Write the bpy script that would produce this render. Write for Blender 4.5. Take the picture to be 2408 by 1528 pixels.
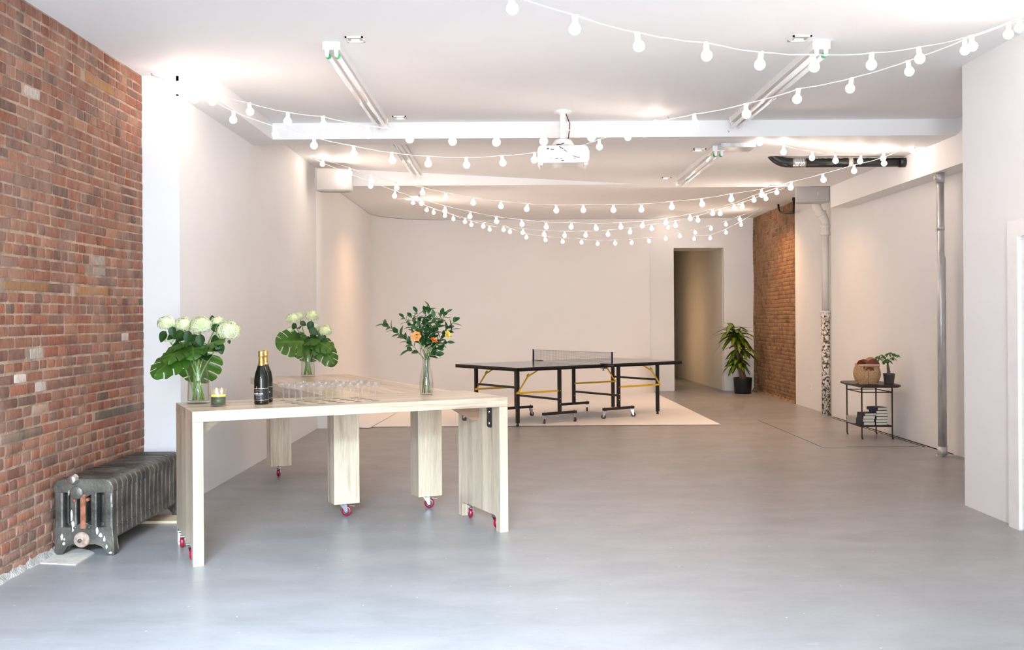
import bpy, bmesh, math, random
from mathutils import Vector, Matrix, noise as mnoise
for _o in list(bpy.data.objects): bpy.data.objects.remove(_o)
SC = bpy.context.scene
COL = SC.collection
PI = math.pi
H = 1.44            # eye height of the photographer
FP = 2341.0         # focal length in pixels of the 2408 px wide frame
RL = 0.0065         # slight roll

# ---------------------------------------------------------------- camera
cd = bpy.data.cameras.new('camera'); cam = bpy.data.objects.new('camera', cd); COL.objects.link(cam)
cam.location = (0, 0, H); cam.rotation_euler = (PI/2, RL, 0)
cd.sensor_fit = 'HORIZONTAL'; cd.sensor_width = 36; cd.lens = 36*FP/2408; cd.shift_y = -20/2408
cd.clip_start = 0.05; cd.clip_end = 200
SC.camera = cam
# ---------------------------------------------------------------- world, daylight, exposure
SC.cycles.transparent_max_bounces = 40
SC.view_settings.view_transform = 'Standard'; SC.view_settings.look = 'None'
SC.view_settings.exposure = 0.0; SC.view_settings.gamma = 1.0; SC.view_settings.use_curve_mapping = False
W = bpy.data.worlds.new('world'); SC.world = W; W.use_nodes = True
bg = W.node_tree.nodes['Background']; bg.inputs[0].default_value = (0.75, 0.85, 1.0, 1); bg.inputs[1].default_value = 0.3
def area(name, loc, size, power, color, rot=(PI/2, 0, 0)):
    l = bpy.data.lights.new(name, 'AREA'); l.shape = 'RECTANGLE'; l.size, l.size_y = size; l.energy = power; l.color = color
    o = bpy.data.objects.new(name, l); o.location = loc; o.rotation_euler = rot; COL.objects.link(o); return o
# daylight through the shop front behind the camera: glazed door and wide panes
LP = dict(door=275, window=300, floor_fill=720, corr=9, down=16)
LC = dict(door=(0.90, 0.965, 1.0), window=(0.88, 0.96, 1.0), floor_fill=(0.58, 0.78, 1.0), corr=(1.0, .62, .34), down=(1.0, .56, .27))
area('daylight_door', (0.2, -2.38, 1.55), (.75, 2.0), LP['door'], LC['door'])
area('daylight_window', (0.2, -2.40, 1.75), (5.6, 2.4), LP['window'], LC['window'])
_fill = area('front_floor_fill', (-0.9, -2.25, 3.05), (2.6, 0.5), LP['floor_fill'], LC['floor_fill'], (PI/2-math.radians(41), 0, 0)); _fill.data.spread = math.radians(58)  # added fill, narrow beam aimed down to brighten the front floor
area('corridor_fill', (3.03, 21.3, 1.25), (2.2, 1.6), LP['corr'], LC['corr'], (0, -PI/2, 0))  # added unseen light panel that brightens the corridor wall, not a fixture
BULB_E = 47.0

# ---------------------------------------------------------------- pixel -> place
def ray(px, py):
    dx, dy = px-1204.0, py-744.0
    return (dx-RL*dy)/FP, (dy+RL*dx)/FP
def D(px, py, Y):
    a, b = ray(px, py); return Vector((a*Y, Y, H-b*Y))
def F(px, py, z=0.0):
    a, b = ray(px, py); Y = (H-z)/b; return Vector((a*Y, Y, z))
def XP(px, py, X):
    a, b = ray(px, py); Y = X/a; return Vector((X, Y, H-b*Y))

# ---------------------------------------------------------------- materials
def srgb(r, g, b):
    f = lambda c: (c/255/12.92) if c/255 <= .04045 else ((c/255+.055)/1.055)**2.4
    return (f(r), f(g), f(b), 1)
def L4(c): return tuple(c[:3])+(1,)
def mat(name, base, rough=.5, metal=0., var=.06, vscale=8., bump=0., bscale=60., spec=.5, trans=0., ior=1.45, coat=0., emit=None, es=0., sss=0., stretch=(1, 1, 1), col2=None, lo=.4, hi=.6):
    m = bpy.data.materials.new(name); m.use_nodes = True; nt = m.node_tree; N = nt.nodes; L = nt.links
    p = N['Principled BSDF']
    p.inputs['Roughness'].default_value = rough; p.inputs['Metallic'].default_value = metal
    p.inputs['IOR'].default_value = ior; p.inputs['Specular IOR Level'].default_value = spec
    p.inputs['Transmission Weight'].default_value = trans; p.inputs['Coat Weight'].default_value = coat
    tc = N.new('ShaderNodeTexCoord'); mp = N.new('ShaderNodeMapping'); L.new(tc.outputs['Object'], mp.inputs[0]); mp.inputs['Scale'].default_value = stretch
    nz = N.new('ShaderNodeTexNoise'); nz.inputs['Scale'].default_value = vscale; nz.inputs['Detail'].default_value = 5; L.new(mp.outputs[0], nz.inputs['Vector'])
    cr = N.new('ShaderNodeValToRGB'); L.new(nz.outputs[0], cr.inputs[0])
    c = L4(base); e = cr.color_ramp.elements; e[0].position = lo; e[1].position = hi
    if col2 is None:
        e[0].color = tuple(max(0, x*(1-var)) for x in c[:3])+(1,); e[1].color = tuple(min(1, x*(1+var)) for x in c[:3])+(1,)
    else: e[0].color = c; e[1].color = L4(col2)
    L.new(cr.outputs[0], p.inputs['Base Color'])
    if bump:
        bz = N.new('ShaderNodeTexNoise'); bz.inputs['Scale'].default_value = bscale; bz.inputs['Detail'].default_value = 4; L.new(mp.outputs[0], bz.inputs['Vector'])
        bp = N.new('ShaderNodeBump'); bp.inputs['Strength'].default_value = bump; bp.inputs['Distance'].default_value = .01
        L.new(bz.outputs[0], bp.inputs['Height']); L.new(bp.outputs[0], p.inputs['Normal'])
    if emit: p.inputs['Emission Color'].default_value = L4(emit); p.inputs['Emission Strength'].default_value = es
    if sss: p.inputs['Subsurface Weight'].default_value = sss; p.inputs['Subsurface Radius'].default_value = (.02, .02, .01); 
    return m
def attrmat(name, rough=.8, bump=.5, bscale=90., attr='Col', smear=None, smear_s=3., lo=.5, hi=.62, stretch=(1, 1, 1)):
    m = bpy.data.materials.new(name); m.use_nodes = True; nt = m.node_tree; N = nt.nodes; L = nt.links; p = N['Principled BSDF']
    p.inputs['Roughness'].default_value = rough
    a = N.new('ShaderNodeAttribute'); a.attribute_name = attr
    tc = N.new('ShaderNodeTexCoord'); mp = N.new('ShaderNodeMapping'); mp.inputs['Scale'].default_value = stretch; L.new(tc.outputs['Object'], mp.inputs[0])
    nz = N.new('ShaderNodeTexNoise'); nz.inputs['Scale'].default_value = bscale*.5; nz.inputs['Detail'].default_value = 6; L.new(mp.outputs[0], nz.inputs['Vector'])
    mr = N.new('ShaderNodeMapRange'); mr.inputs['From Min'].default_value = .3; mr.inputs['From Max'].default_value = .7; mr.inputs['To Min'].default_value = .72; mr.inputs['To Max'].default_value = 1.25; L.new(nz.outputs[0], mr.inputs[0])
    mu = N.new('ShaderNodeVectorMath'); mu.operation = 'SCALE'; L.new(a.outputs['Color'], mu.inputs[0]); L.new(mr.outputs[0], mu.inputs['Scale'])
    out = mu.outputs[0]
    if smear:
        sn = N.new('ShaderNodeTexNoise'); sn.inputs['Scale'].default_value = smear_s; sn.inputs['Detail'].default_value = 8; sn.inputs['Roughness'].default_value = .7; L.new(mp.outputs[0], sn.inputs['Vector'])
        sr = N.new('ShaderNodeMapRange'); sr.inputs['From Min'].default_value = lo; sr.inputs['From Max'].default_value = hi; sr.inputs['To Max'].default_value = .85; L.new(sn.outputs[0], sr.inputs[0])
        mx = N.new('ShaderNodeMix'); mx.data_type = 'RGBA'; L.new(sr.outputs[0], mx.inputs['Factor']); L.new(out, mx.inputs['A']); mx.inputs['B'].default_value = L4(smear); out = mx.outputs['Result']
    L.new(out, p.inputs['Base Color'])
    if bump:
        bz = N.new('ShaderNodeTexNoise'); bz.inputs['Scale'].default_value = bscale; bz.inputs['Detail'].default_value = 6; L.new(mp.outputs[0], bz.inputs['Vector'])
        bp = N.new('ShaderNodeBump'); bp.inputs['Strength'].default_value = bump; bp.inputs['Distance'].default_value = .012
        L.new(bz.outputs[0], bp.inputs['Height']); L.new(bp.outputs[0], p.inputs['Normal'])
    return m
def wood(name, grain='X', plank='Y', pw=.085, light=(.70, .575, .425), dark=(.47, .35, .245), rough=.32, off=0.):
    m = bpy.data.materials.new(name); m.use_nodes = True; nt = m.node_tree; N = nt.nodes; L = nt.links; p = N['Principled BSDF']
    p.inputs['Roughness'].default_value = rough; p.inputs['Coat Weight'].default_value = .25; p.inputs['Coat Roughness'].default_value = .12
    tc = N.new('ShaderNodeTexCoord'); sp = N.new('ShaderNodeSeparateXYZ'); L.new(tc.outputs['Object'], sp.inputs[0])
    dv = N.new('ShaderNodeMath'); dv.operation = 'DIVIDE'; L.new(sp.outputs[plank], dv.inputs[0]); dv.inputs[1].default_value = pw
    ad = N.new('ShaderNodeMath'); ad.operation = 'ADD'; L.new(dv.outputs[0], ad.inputs[0]); ad.inputs[1].default_value = 40.37+off
    fl = N.new('ShaderNodeMath'); fl.operation = 'FLOOR'; L.new(ad.outputs[0], fl.inputs[0])
    fr = N.new('ShaderNodeMath'); fr.operation = 'FRACT'; L.new(ad.outputs[0], fr.inputs[0])
    wn = N.new('ShaderNodeTexWhiteNoise'); wn.noise_dimensions = '1D'; L.new(fl.outputs[0], wn.inputs['W'])
    mp = N.new('ShaderNodeMapping'); s = {'X': (.55, 7, 7), 'Y': (7, .55, 7), 'Z': (7, 7, .55)}[grain]; mp.inputs['Scale'].default_value = s; L.new(tc.outputs['Object'], mp.inputs[0])
    vo = N.new('ShaderNodeVectorMath'); vo.operation = 'SCALE'; L.new(wn.outputs['Color'], vo.inputs[0]); vo.inputs['Scale'].default_value = 30
    va = N.new('ShaderNodeVectorMath'); va.operation = 'ADD'; L.new(mp.outputs[0], va.inputs[0]); L.new(vo.outputs[0], va.inputs[1])
    nz = N.new('ShaderNodeTexNoise'); nz.inputs['Scale'].default_value = 2.2; nz.inputs['Detail'].default_value = 3; nz.inputs['Distortion'].default_value = .6; L.new(va.outputs[0], nz.inputs['Vector'])
    n2 = N.new('ShaderNodeTexNoise'); n2.inputs['Scale'].default_value = 18; n2.inputs['Detail'].default_value = 4; L.new(va.outputs[0], n2.inputs['Vector'])
    cr = N.new('ShaderNodeValToRGB'); L.new(nz.outputs[0], cr.inputs[0]); e = cr.color_ramp.elements
    e[0].position = .30; e[0].color = L4(dark); e[1].position = .52; e[1].color = L4(light)
    k = e.new(.40); k.color = L4(tuple(.35*a+.65*b for a, b in zip(dark, light)))
    mr = N.new('ShaderNodeMapRange'); mr.inputs['From Min'].default_value = .3; mr.inputs['From Max'].default_value = .7; mr.inputs['To Min'].default_value = .88; mr.inputs['To Max'].default_value = 1.1; L.new(n2.outputs[0], mr.inputs[0])
    pr = N.new('ShaderNodeMapRange'); pr.inputs['To Min'].default_value = .78; pr.inputs['To Max'].default_value = 1.12; L.new(wn.outputs['Value'], pr.inputs[0])
    sm = N.new('ShaderNodeMath'); sm.operation = 'COMPARE'; L.new(fr.outputs[0], sm.inputs[0]); sm.inputs[1].default_value = 0.0; sm.inputs[2].default_value = .012
    s2 = N.new('ShaderNodeMapRange'); s2.inputs['To Min'].default_value = 1; s2.inputs['To Max'].default_value = .7; L.new(sm.outputs[0], s2.inputs[0])
    m1 = N.new('ShaderNodeMath'); m1.operation = 'MULTIPLY'; L.new(mr.outputs[0], m1.inputs[0]); L.new(pr.outputs[0], m1.inputs[1])
    m2 = N.new('ShaderNodeMath'); m2.operation = 'MULTIPLY'; L.new(m1.outputs[0], m2.inputs[0]); L.new(s2.outputs[0], m2.inputs[1])
    vm = N.new('ShaderNodeVectorMath'); vm.operation = 'SCALE'; L.new(cr.outputs[0], vm.inputs[0]); L.new(m2.outputs[0], vm.inputs['Scale'])
    L.new(vm.outputs[0], p.inputs['Base Color'])
    return m
def glass(name, tint=(1, 1, 1), rough=0.0, ior=1.45):
    m = bpy.data.materials.new(name); m.use_nodes = True; p = m.node_tree.nodes['Principled BSDF']
    p.inputs['Base Color'].default_value = L4(tint); p.inputs['Roughness'].default_value = rough; p.inputs['Transmission Weight'].default_value = 1; p.inputs['IOR'].default_value = ior
    return m
def thin(name, tint=(1, 1, 1), body=.04, rough=.02, fres=1.45):
    """thin clear wall: light passes straight through, edges and highlights reflect"""
    m = bpy.data.materials.new(name); m.use_nodes = True; nt = m.node_tree; N = nt.nodes; L = nt.links; N.remove(N['Principled BSDF']); out = N['Material Output']
    t = N.new('ShaderNodeBsdfTransparent'); t.inputs[0].default_value = L4(tint); g = N.new('ShaderNodeBsdfGlossy'); g.inputs['Roughness'].default_value = rough
    lw = N.new('ShaderNodeLayerWeight'); lw.inputs['Blend'].default_value = .5; pw = N.new('ShaderNodeMath'); pw.operation = 'POWER'; L.new(lw.outputs['Facing'], pw.inputs[0]); pw.inputs[1].default_value = 4.5; ma = N.new('ShaderNodeMath'); ma.operation = 'MULTIPLY_ADD'; L.new(pw.outputs[0], ma.inputs[0]); ma.inputs[1].default_value = .85; ma.inputs[2].default_value = .04; a = N.new('ShaderNodeMixShader'); L.new(ma.outputs[0], a.inputs[0]); L.new(t.outputs[0], a.inputs[1]); L.new(g.outputs[0], a.inputs[2])
    d = N.new('ShaderNodeBsdfTranslucent'); d.inputs[0].default_value = (.9, .92, .93, 1); b = N.new('ShaderNodeMixShader'); b.inputs[0].default_value = body; L.new(a.outputs[0], b.inputs[1]); L.new(d.outputs[0], b.inputs[2]); L.new(b.outputs[0], out.inputs[0])
    return m
def leafmat(name, edge, mid, rough=.38, trans=.0):
    m = bpy.data.materials.new(name); m.use_nodes = True; nt = m.node_tree; N = nt.nodes; L = nt.links; p = N['Principled BSDF']
    p.inputs['Roughness'].default_value = rough
    a = N.new('ShaderNodeAttribute'); a.attribute_name = 'Col'
    mx = N.new('ShaderNodeMix'); mx.data_type = 'RGBA'; mx.inputs['A'].default_value = L4(edge); mx.inputs['B'].default_value = L4(mid); L.new(a.outputs['Fac'], mx.inputs['Factor'])
    oi = N.new('ShaderNodeTexCoord'); nz = N.new('ShaderNodeTexNoise'); nz.inputs['Scale'].default_value = 14; L.new(oi.outputs['Object'], nz.inputs['Vector'])
    mr = N.new('ShaderNodeMapRange'); mr.inputs['From Min'].default_value = .3; mr.inputs['From Max'].default_value = .7; mr.inputs['To Min'].default_value = .75; mr.inputs['To Max'].default_value = 1.25; L.new(nz.outputs[0], mr.inputs[0])
    vm = N.new('ShaderNodeVectorMath'); vm.operation = 'SCALE'; L.new(mx.outputs['Result'], vm.inputs[0]); L.new(mr.outputs[0], vm.inputs['Scale']); L.new(vm.outputs[0], p.inputs['Base Color'])
    if trans:
        t = N.new('ShaderNodeBsdfTranslucent'); L.new(vm.outputs[0], t.inputs[0]); ms = N.new('ShaderNodeMixShader'); ms.inputs[0].default_value = trans
        out = N['Material Output']; L.new(p.outputs[0], ms.inputs[1]); L.new(t.outputs[0], ms.inputs[2]); L.new(ms.outputs[0], out.inputs[0])
    return m

M = dict(
 plaster=mat('plaster_white', (.80, .81, .82), .55, var=.015, vscale=1.2, bump=.08, bscale=25),
 ceil=mat('ceiling_paint', (.855, .86, .87), .6, var=.012, vscale=1.0, bump=.06, bscale=20),
 cyc=mat('backdrop_paint', (.84, .835, .835), .5, var=.01, vscale=.8),
 corridor=mat('corridor_paint', (.70, .68, .62), .6, var=.03, vscale=1),
 white=mat('white_enamel', (.82, .82, .82), .35, var=.02),
 whiteplastic=mat('white_plastic', (.84, .84, .84), .3, var=.01),
 speaker=mat('speaker_grey', (.43, .41, .40), .45, var=.02),
 tube=mat('fluorescent_tube', (.80, .78, .76), .08, var=.01, spec=.8, coat=.6),
 green=mat('green_tube_ring', (.03, .30, .12), .2, var=.05, spec=.8),
 black=mat('black_steel', (.012, .011, .012), .38, var=.1),
 blackpl=mat('black_plastic', (.015, .015, .017), .35, var=.1),
 ttop=mat('table_tennis_top', (.035, .037, .055), .16, var=.05, vscale=3, coat=.3),
 yellow=mat('yellow_steel', (.78, .46, .03), .35, var=.05),
 bolt=mat('zinc_bolt', (.65, .66, .68), .25, 1.0, var=.03),
 zinc=mat('zinc_plated_steel', (.62, .64, .68), .28, 1.0, var=.08, vscale=20),
 redtyre=mat('red_tyre', (.27, .005, .028), .25, var=.08, coat=.4),
 hub=mat('dark_hub', (.03, .035, .04), .35, var=.1),
 darktyre=mat('brown_red_tyre', (.075, .028, .028), .35, var=.1),
 galv=mat('galvanised_steel', (.58, .58, .59), .34, .55, var=.12, vscale=14, stretch=(1, 1, .25), bump=.1),
 cord=mat('white_cord', (.80, .79, .77), .4, var=.02),
 dcord=mat('black_cord', (.02, .02, .02), .45, var=.1),
 rubber=mat('rubber', (.02, .02, .02), .6, var=.1),
 iron=mat('iron_frame', (.035, .024, .018), .5, .4, var=.25, vscale=30),
 slate=mat('dark_table_board', (.022, .015, .012), .4, var=.3, vscale=12, bump=.2, bscale=30),
 potgrey=mat('grey_pot', (.085, .075, .072), .6, var=.12, vscale=20),
 potblack=mat('black_pot', (.012, .014, .019), .35, var=.1),
 soil=mat('soil', (.03, .02, .013), .9, var=.3, vscale=60, bump=.6),
 trunk=mat('trunk', (.20, .125, .075), .75, var=.25, vscale=40, bump=.4),
 stem=mat('green_stem', (.16, .30, .06), .4, var=.15, vscale=20),
 stem2=mat('dark_stem', (.07, .11, .03), .5, var=.15),
 glass=thin('clear_glass', (.98, .985, .98), .02), cup=thin('clear_plastic', (.975, .98, .985), .10, .06), water=thin('water', (.955, .975, .93), .01, .01, 1.25),
 jar=thin('candle_glass', (.98, .98, .97), .02),
 wax=mat('green_wax', (.055, .09, .05), .35, var=.1, coat=.5),
 waxtop=mat('melted_wax', (.85, .50, .13), .3, var=.1, emit=(1, .42, .08), es=1.2),
 lens=mat('downlight_lens', (1, .9, .8), .4, var=0, emit=(1, .78, .5), es=9),
 flame=mat('candle_flame', (1, .8, .5), .5, var=0, emit=(1, .72, .38), es=40),
 bulb=mat('lit_bulb', (1, .9, .8), .3, var=0, emit=(1.0, .80, .67), es=BULB_E),
 bottle=mat('bottle_glass', (.004, .006, .004), .05, var=.1, spec=.5, coat=.1),
 label=mat('black_label', (.014, .014, .020), .35, var=.1),
 gold=mat('gold_foil', (.62, .40, .14), .3, .9, var=.15, vscale=50, bump=.25, bscale=120),
 goldline=mat('gold_line', (.78, .66, .42), .3, .7, var=.05),
 print=mat('pale_print', (.80, .76, .72), .5, var=.02),
 navy=mat('navy_cloth', (.018, .024, .05), .6, var=.1, bump=.1, bscale=300),
 pages=mat('book_pages', (.76, .70, .60), .7, var=.08, vscale=60, stretch=(1, 1, 30)),
 magazine=mat('magazine_cover', (.42, .38, .36), .5, var=.3, vscale=50, stretch=(1, 1, 8)),
 basket=mat('seagrass', (.46, .28, .15), .75, var=.45, vscale=90, bump=.5, bscale=120, lo=.3, hi=.7),
 basketwood=mat('basket_rim_wood', (.50, .36, .22), .5, var=.15, vscale=20, stretch=(.3, 4, 4)),
 padwood=mat('paddle_wood', (.45, .24, .11), .45, var=.15, vscale=20), padred=mat('paddle_red', (.17, .018, .012), .5, var=.1), padblack=mat('paddle_black', (.015, .012, .014), .5, var=.1),
 stone=mat('pale_stone_board', (.62, .57, .48), .75, var=.08, vscale=8, bump=.4, bscale=30),
 plankw=mat('pale_plank', (.58, .47, .33), .6, var=.15, vscale=5, stretch=(1, 8, 8)),
 mortar=mat('mortar', (.36, .255, .19), .9, var=.25, vscale=7, bump=.9, bscale=55),
 mortar2=mat('mortar_far', (.25, .16, .09), .9, var=.25, vscale=7, bump=.9, bscale=45),
 brick=attrmat('red_brick', .82, .45, 120, smear=(.34, .205, .145), smear_s=5.5, lo=.44, hi=.70, stretch=(1, 1, .4)),
 brick2=attrmat('brown_brick', .85, .8, 50, smear=(.27, .165, .085), smear_s=3.5, lo=.38, hi=.62),
 radiator=mat('radiator_iron', (.050, .045, .038), .38, .3, vscale=6, bump=.35, bscale=45, col2=(.16, .145, .118), lo=.36, hi=.72),
 rust=mat('rust', (.26, .09, .05), .6, .1, var=.3, vscale=30), rustpale=mat('rusty_pale_paint', (.42, .33, .27), .6, vscale=18, var=.25, col2=(.30, .17, .12), lo=.45, hi=.6), pale=mat('worn_pale_paint', (.52, .50, .45), .6, vscale=20, var=.25),
 silver=mat('silver_knob', (.7, .7, .72), .25, 1, var=.05), darkgap=mat('dark_gap', (.006, .006, .006), .9),
 monstera=leafmat('monstera_leaf', (.036, .125, .010), (.12, .24, .04), .38, .2), hydleaf=leafmat('hydrangea_leaf', (.012, .055, .008), (.025, .08, .014), .5, .12),
 ruscus=leafmat('ruscus_leaf', (.012, .065, .016), (.03, .11, .025), .33, .1), dracaena=leafmat('dracaena_leaf', (.010, .040, .006), (.22, .32, .02), .35, .15), money=leafmat('money_tree_leaf', (.03, .12, .012), (.05, .17, .02), .35, .15),
 petal=leafmat('hydrangea_petal', (.52, .64, .18), (.96, .97, .86), .6, .25),
 orange=mat('orange_petal', (.90, .33, .10), .5, var=.2, vscale=60), orange2=mat('deep_orange_petal', (.90, .20, .03), .5, var=.2, vscale=60), yellowp=mat('yellow_petal', (.88, .60, .10), .5, var=.15, vscale=60), pollen=mat('pollen', (.5, .5, .12), .8, var=.3, vscale=100),
 net=mat('net_cord', (.06, .055, .085), .8, var=.1), nettape=mat('net_tape', (.55, .50, .48), .7, var=.05), netpost=mat('navy_net_post', (.012, .012, .06), .4, var=.1),
 woodX=wood('poplar_long', 'X', 'Y', .088, off=.45), woodY=wood('poplar_cross', 'Y', 'X', .088, off=.3), woodZ=wood('poplar_upright', 'Z', 'Y', .088, off=.45), woodZX=wood('poplar_leg', 'Z', 'X', .095, off=.2),
 woodV=wood('poplar_brace', 'X', 'Z', .05, light=(.34, .20, .12), dark=(.20, .10, .055)),
)
# ---------------------------------------------------------------- mesh helpers
class MB:
    def __init__(s): s.bm = bmesh.new(); s.mats = []; s.cur = 0; s.cols = None
    def use(s, m):
        m = M[m] if isinstance(m, str) else m
        if m not in s.mats: s.mats.append(m)
        s.cur = s.mats.index(m); return s
    def _f(s, vs, smooth=False):
        try: f = s.bm.faces.new(vs)
        except ValueError: return None
        f.material_index = s.cur; f.smooth = smooth; return f
    def box(s, a, b, mt=None, bev=0):
        x0, x1 = sorted((a[0], b[0])); y0, y1 = sorted((a[1], b[1])); z0, z1 = sorted((a[2], b[2]))
        c = [(x0,y0,z0),(x1,y0,z0),(x1,y1,z0),(x0,y1,z0),(x0,y0,z1),(x1,y0,z1),(x1,y1,z1),(x0,y1,z1)]
        if mt is not None: c = [mt @ Vector(p) for p in c]
        v = [s.bm.verts.new(p) for p in c]
        fs = [s._f([v[i] for i in q]) for q in ((0,3,2,1),(4,5,6,7),(0,1,5,4),(1,2,6,5),(2,3,7,6),(3,0,4,7))]
        if bev:
            es = list({e for f in fs for e in f.edges})
            r = bmesh.ops.bevel(s.bm, geom=es, offset=bev, segments=2, affect='EDGES', profile=.5)
            for f in r['faces']: f.material_index = s.cur
        return s
    def prism(s, pts, a, b, axis='Y', bev=0):
        """2D outline pts extruded from a to b along axis."""
        def P(p, t): return {'Y': (p[0], t, p[1]), 'X': (t, p[0], p[1]), 'Z': (p[0], p[1], t)}[axis]
        v0 = [s.bm.verts.new(P(p, a)) for p in pts]; v1 = [s.bm.verts.new(P(p, b)) for p in pts]; n = len(pts)
        fs = [s._f(v0[::-1]), s._f(v1)] + [s._f([v0[i], v0[(i+1) % n], v1[(i+1) % n], v1[i]]) for i in range(n)]
        if bev:
            es = list({e for f in fs if f for e in f.edges}); r = bmesh.ops.bevel(s.bm, geom=es, offset=bev, segments=2, affect='EDGES', profile=.5)
            for f in r['faces']: f.material_index = s.cur
        return s
    def tube(s, pts, r, n=8, caps=True, smooth=True, closed=False):
        pts = [Vector(p) for p in pts]; rs = r if isinstance(r, (list, tuple)) else [r]*len(pts); rings = []; up = None
        for i, p in enumerate(pts):
            if closed: t = pts[(i+1) % len(pts)]-pts[i-1]
            else: t = pts[min(i+1, len(pts)-1)]-pts[max(i-1, 0)]
            if t.length < 1e-9: t = Vector((0, 0, 1))
            t.normalize()
            if up is None: up = Vector((0, 0, 1)) if abs(t.z) < .9 else Vector((1, 0, 0))
            x = up.cross(t)
            if x.length < 1e-6: x = Vector((1, 0, 0)).cross(t)
            x.normalize(); y = t.cross(x); up = y if abs(t.z) >= .9 else up
            rings.append([s.bm.verts.new(p+(x*math.cos(2*PI*k/n)+y*math.sin(2*PI*k/n))*rs[i]) for k in range(n)])
        m = len(rings)
        for i in range(m if closed else m-1):
            a, b = rings[i], rings[(i+1) % m]
            for k in range(n): s._f([a[k], a[(k+1) % n], b[(k+1) % n], b[k]], smooth)
        if caps and not closed: s._f(rings[0][::-1]); s._f(rings[-1])
        return s
    def lathe(s, prof, c=(0, 0, 0), n=24, smooth=True, mt=None):
        c = Vector(c); rings = []
        for r, z in prof:
            if r < 1e-6:
                p = c+Vector((0, 0, z)); rings.append([s.bm.verts.new(mt @ p if mt else p)])
            else:
                q = []
                for k in range(n):
                    p = c+Vector((r*math.cos(2*PI*k/n), r*math.sin(2*PI*k/n), z)); q.append(s.bm.verts.new(mt @ p if mt else p))
                rings.append(q)
        for a, b in zip(rings, rings[1:]):
            for k in range(n):
                k2 = (k+1) % n
                if len(a) == 1 and len(b) == 1: continue
                if len(a) == 1: s._f([a[0], b[k2], b[k]], smooth)
                elif len(b) == 1: s._f([a[k], a[k2], b[0]], smooth)
                else: s._f([a[k], a[k2], b[k2], b[k]], smooth)
        return s
    def ball(s, c, r, u=12, v=8, sc=(1, 1, 1)):
        c = Vector(c); return s.lathe([(max(0, r*math.sin(PI*i/v))*1.0 if 0 < i < v else 0, -r*math.cos(PI*i/v)) for i in range(v+1)], (0, 0, 0), u, True, Matrix.Translation(c) @ Matrix.Diagonal((*sc, 1)))
    def grid(s, fn, nu, nv, smooth=True, skip=None, col=None):
        lay = (s.bm.verts.layers.float_color.get('Col') or s.bm.verts.layers.float_color.new('Col')) if col else None
        vs = [[s.bm.verts.new(fn(i/nu, j/nv)) for j in range(nv+1)] for i in range(nu+1)]
        if col:
            for i in range(nu+1):
                for j in range(nv+1): k = col(i/nu, j/nv); vs[i][j][lay] = (k, k, k, 1)
        for i in range(nu):
            for j in range(nv):
                if skip and skip(i, j): continue
                s._f([vs[i][j], vs[i+1][j], vs[i+1][j+1], vs[i][j+1]], smooth)
        return s
    def build(s, name, m=None, parent=None, loc=None, fix=True):
        if fix: bmesh.ops.recalc_face_normals(s.bm, faces=s.bm.faces)
        me = bpy.data.meshes.new(name); s.bm.to_mesh(me); s.bm.free()
        if m is not None and not s.mats: s.mats = [M[m] if isinstance(m, str) else m]
        for x in s.mats: me.materials.append(x)
        o = bpy.data.objects.new(name, me); COL.objects.link(o)
        if parent: o.parent = parent
        if loc is not None: o.location = loc
        return o
def tag(o, label=None, cat=None, group=None, kind=None):
    if label: o['label'] = label
    if cat: o['category'] = cat
    if group: o['group'] = group
    if kind: o['kind'] = kind
    return o
def thing(name, label, cat, loc=(0, 0, 0), rz=0, group=None):
    o = bpy.data.objects.new(name, None); o.empty_display_size = .1; COL.objects.link(o); o.location = loc; o.rotation_euler = (0, 0, rz); return tag(o, label, cat, group)
def struct(o): o['kind'] = 'structure'; return o
def children_of(o): return [c for c in bpy.data.objects if c.parent == o]
def copy_tree(o, parent=None):
    c = o.copy(); COL.objects.link(c)
    if parent: c.parent = parent
    for ch in children_of(o):
        if ch.name != c.name: copy_tree(ch, c)
    return c
def frame(base, dr, nr):
    """columns: side, along, normal"""
    y = Vector(dr).normalized(); z = Vector(nr); z = (z-y*z.dot(y)).normalized(); x = y.cross(z)
    m = Matrix((x, y, z)).transposed().to_4x4(); m.translation = Vector(base); return m
def lerp(a, b, t): return a+(b-a)*t

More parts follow.
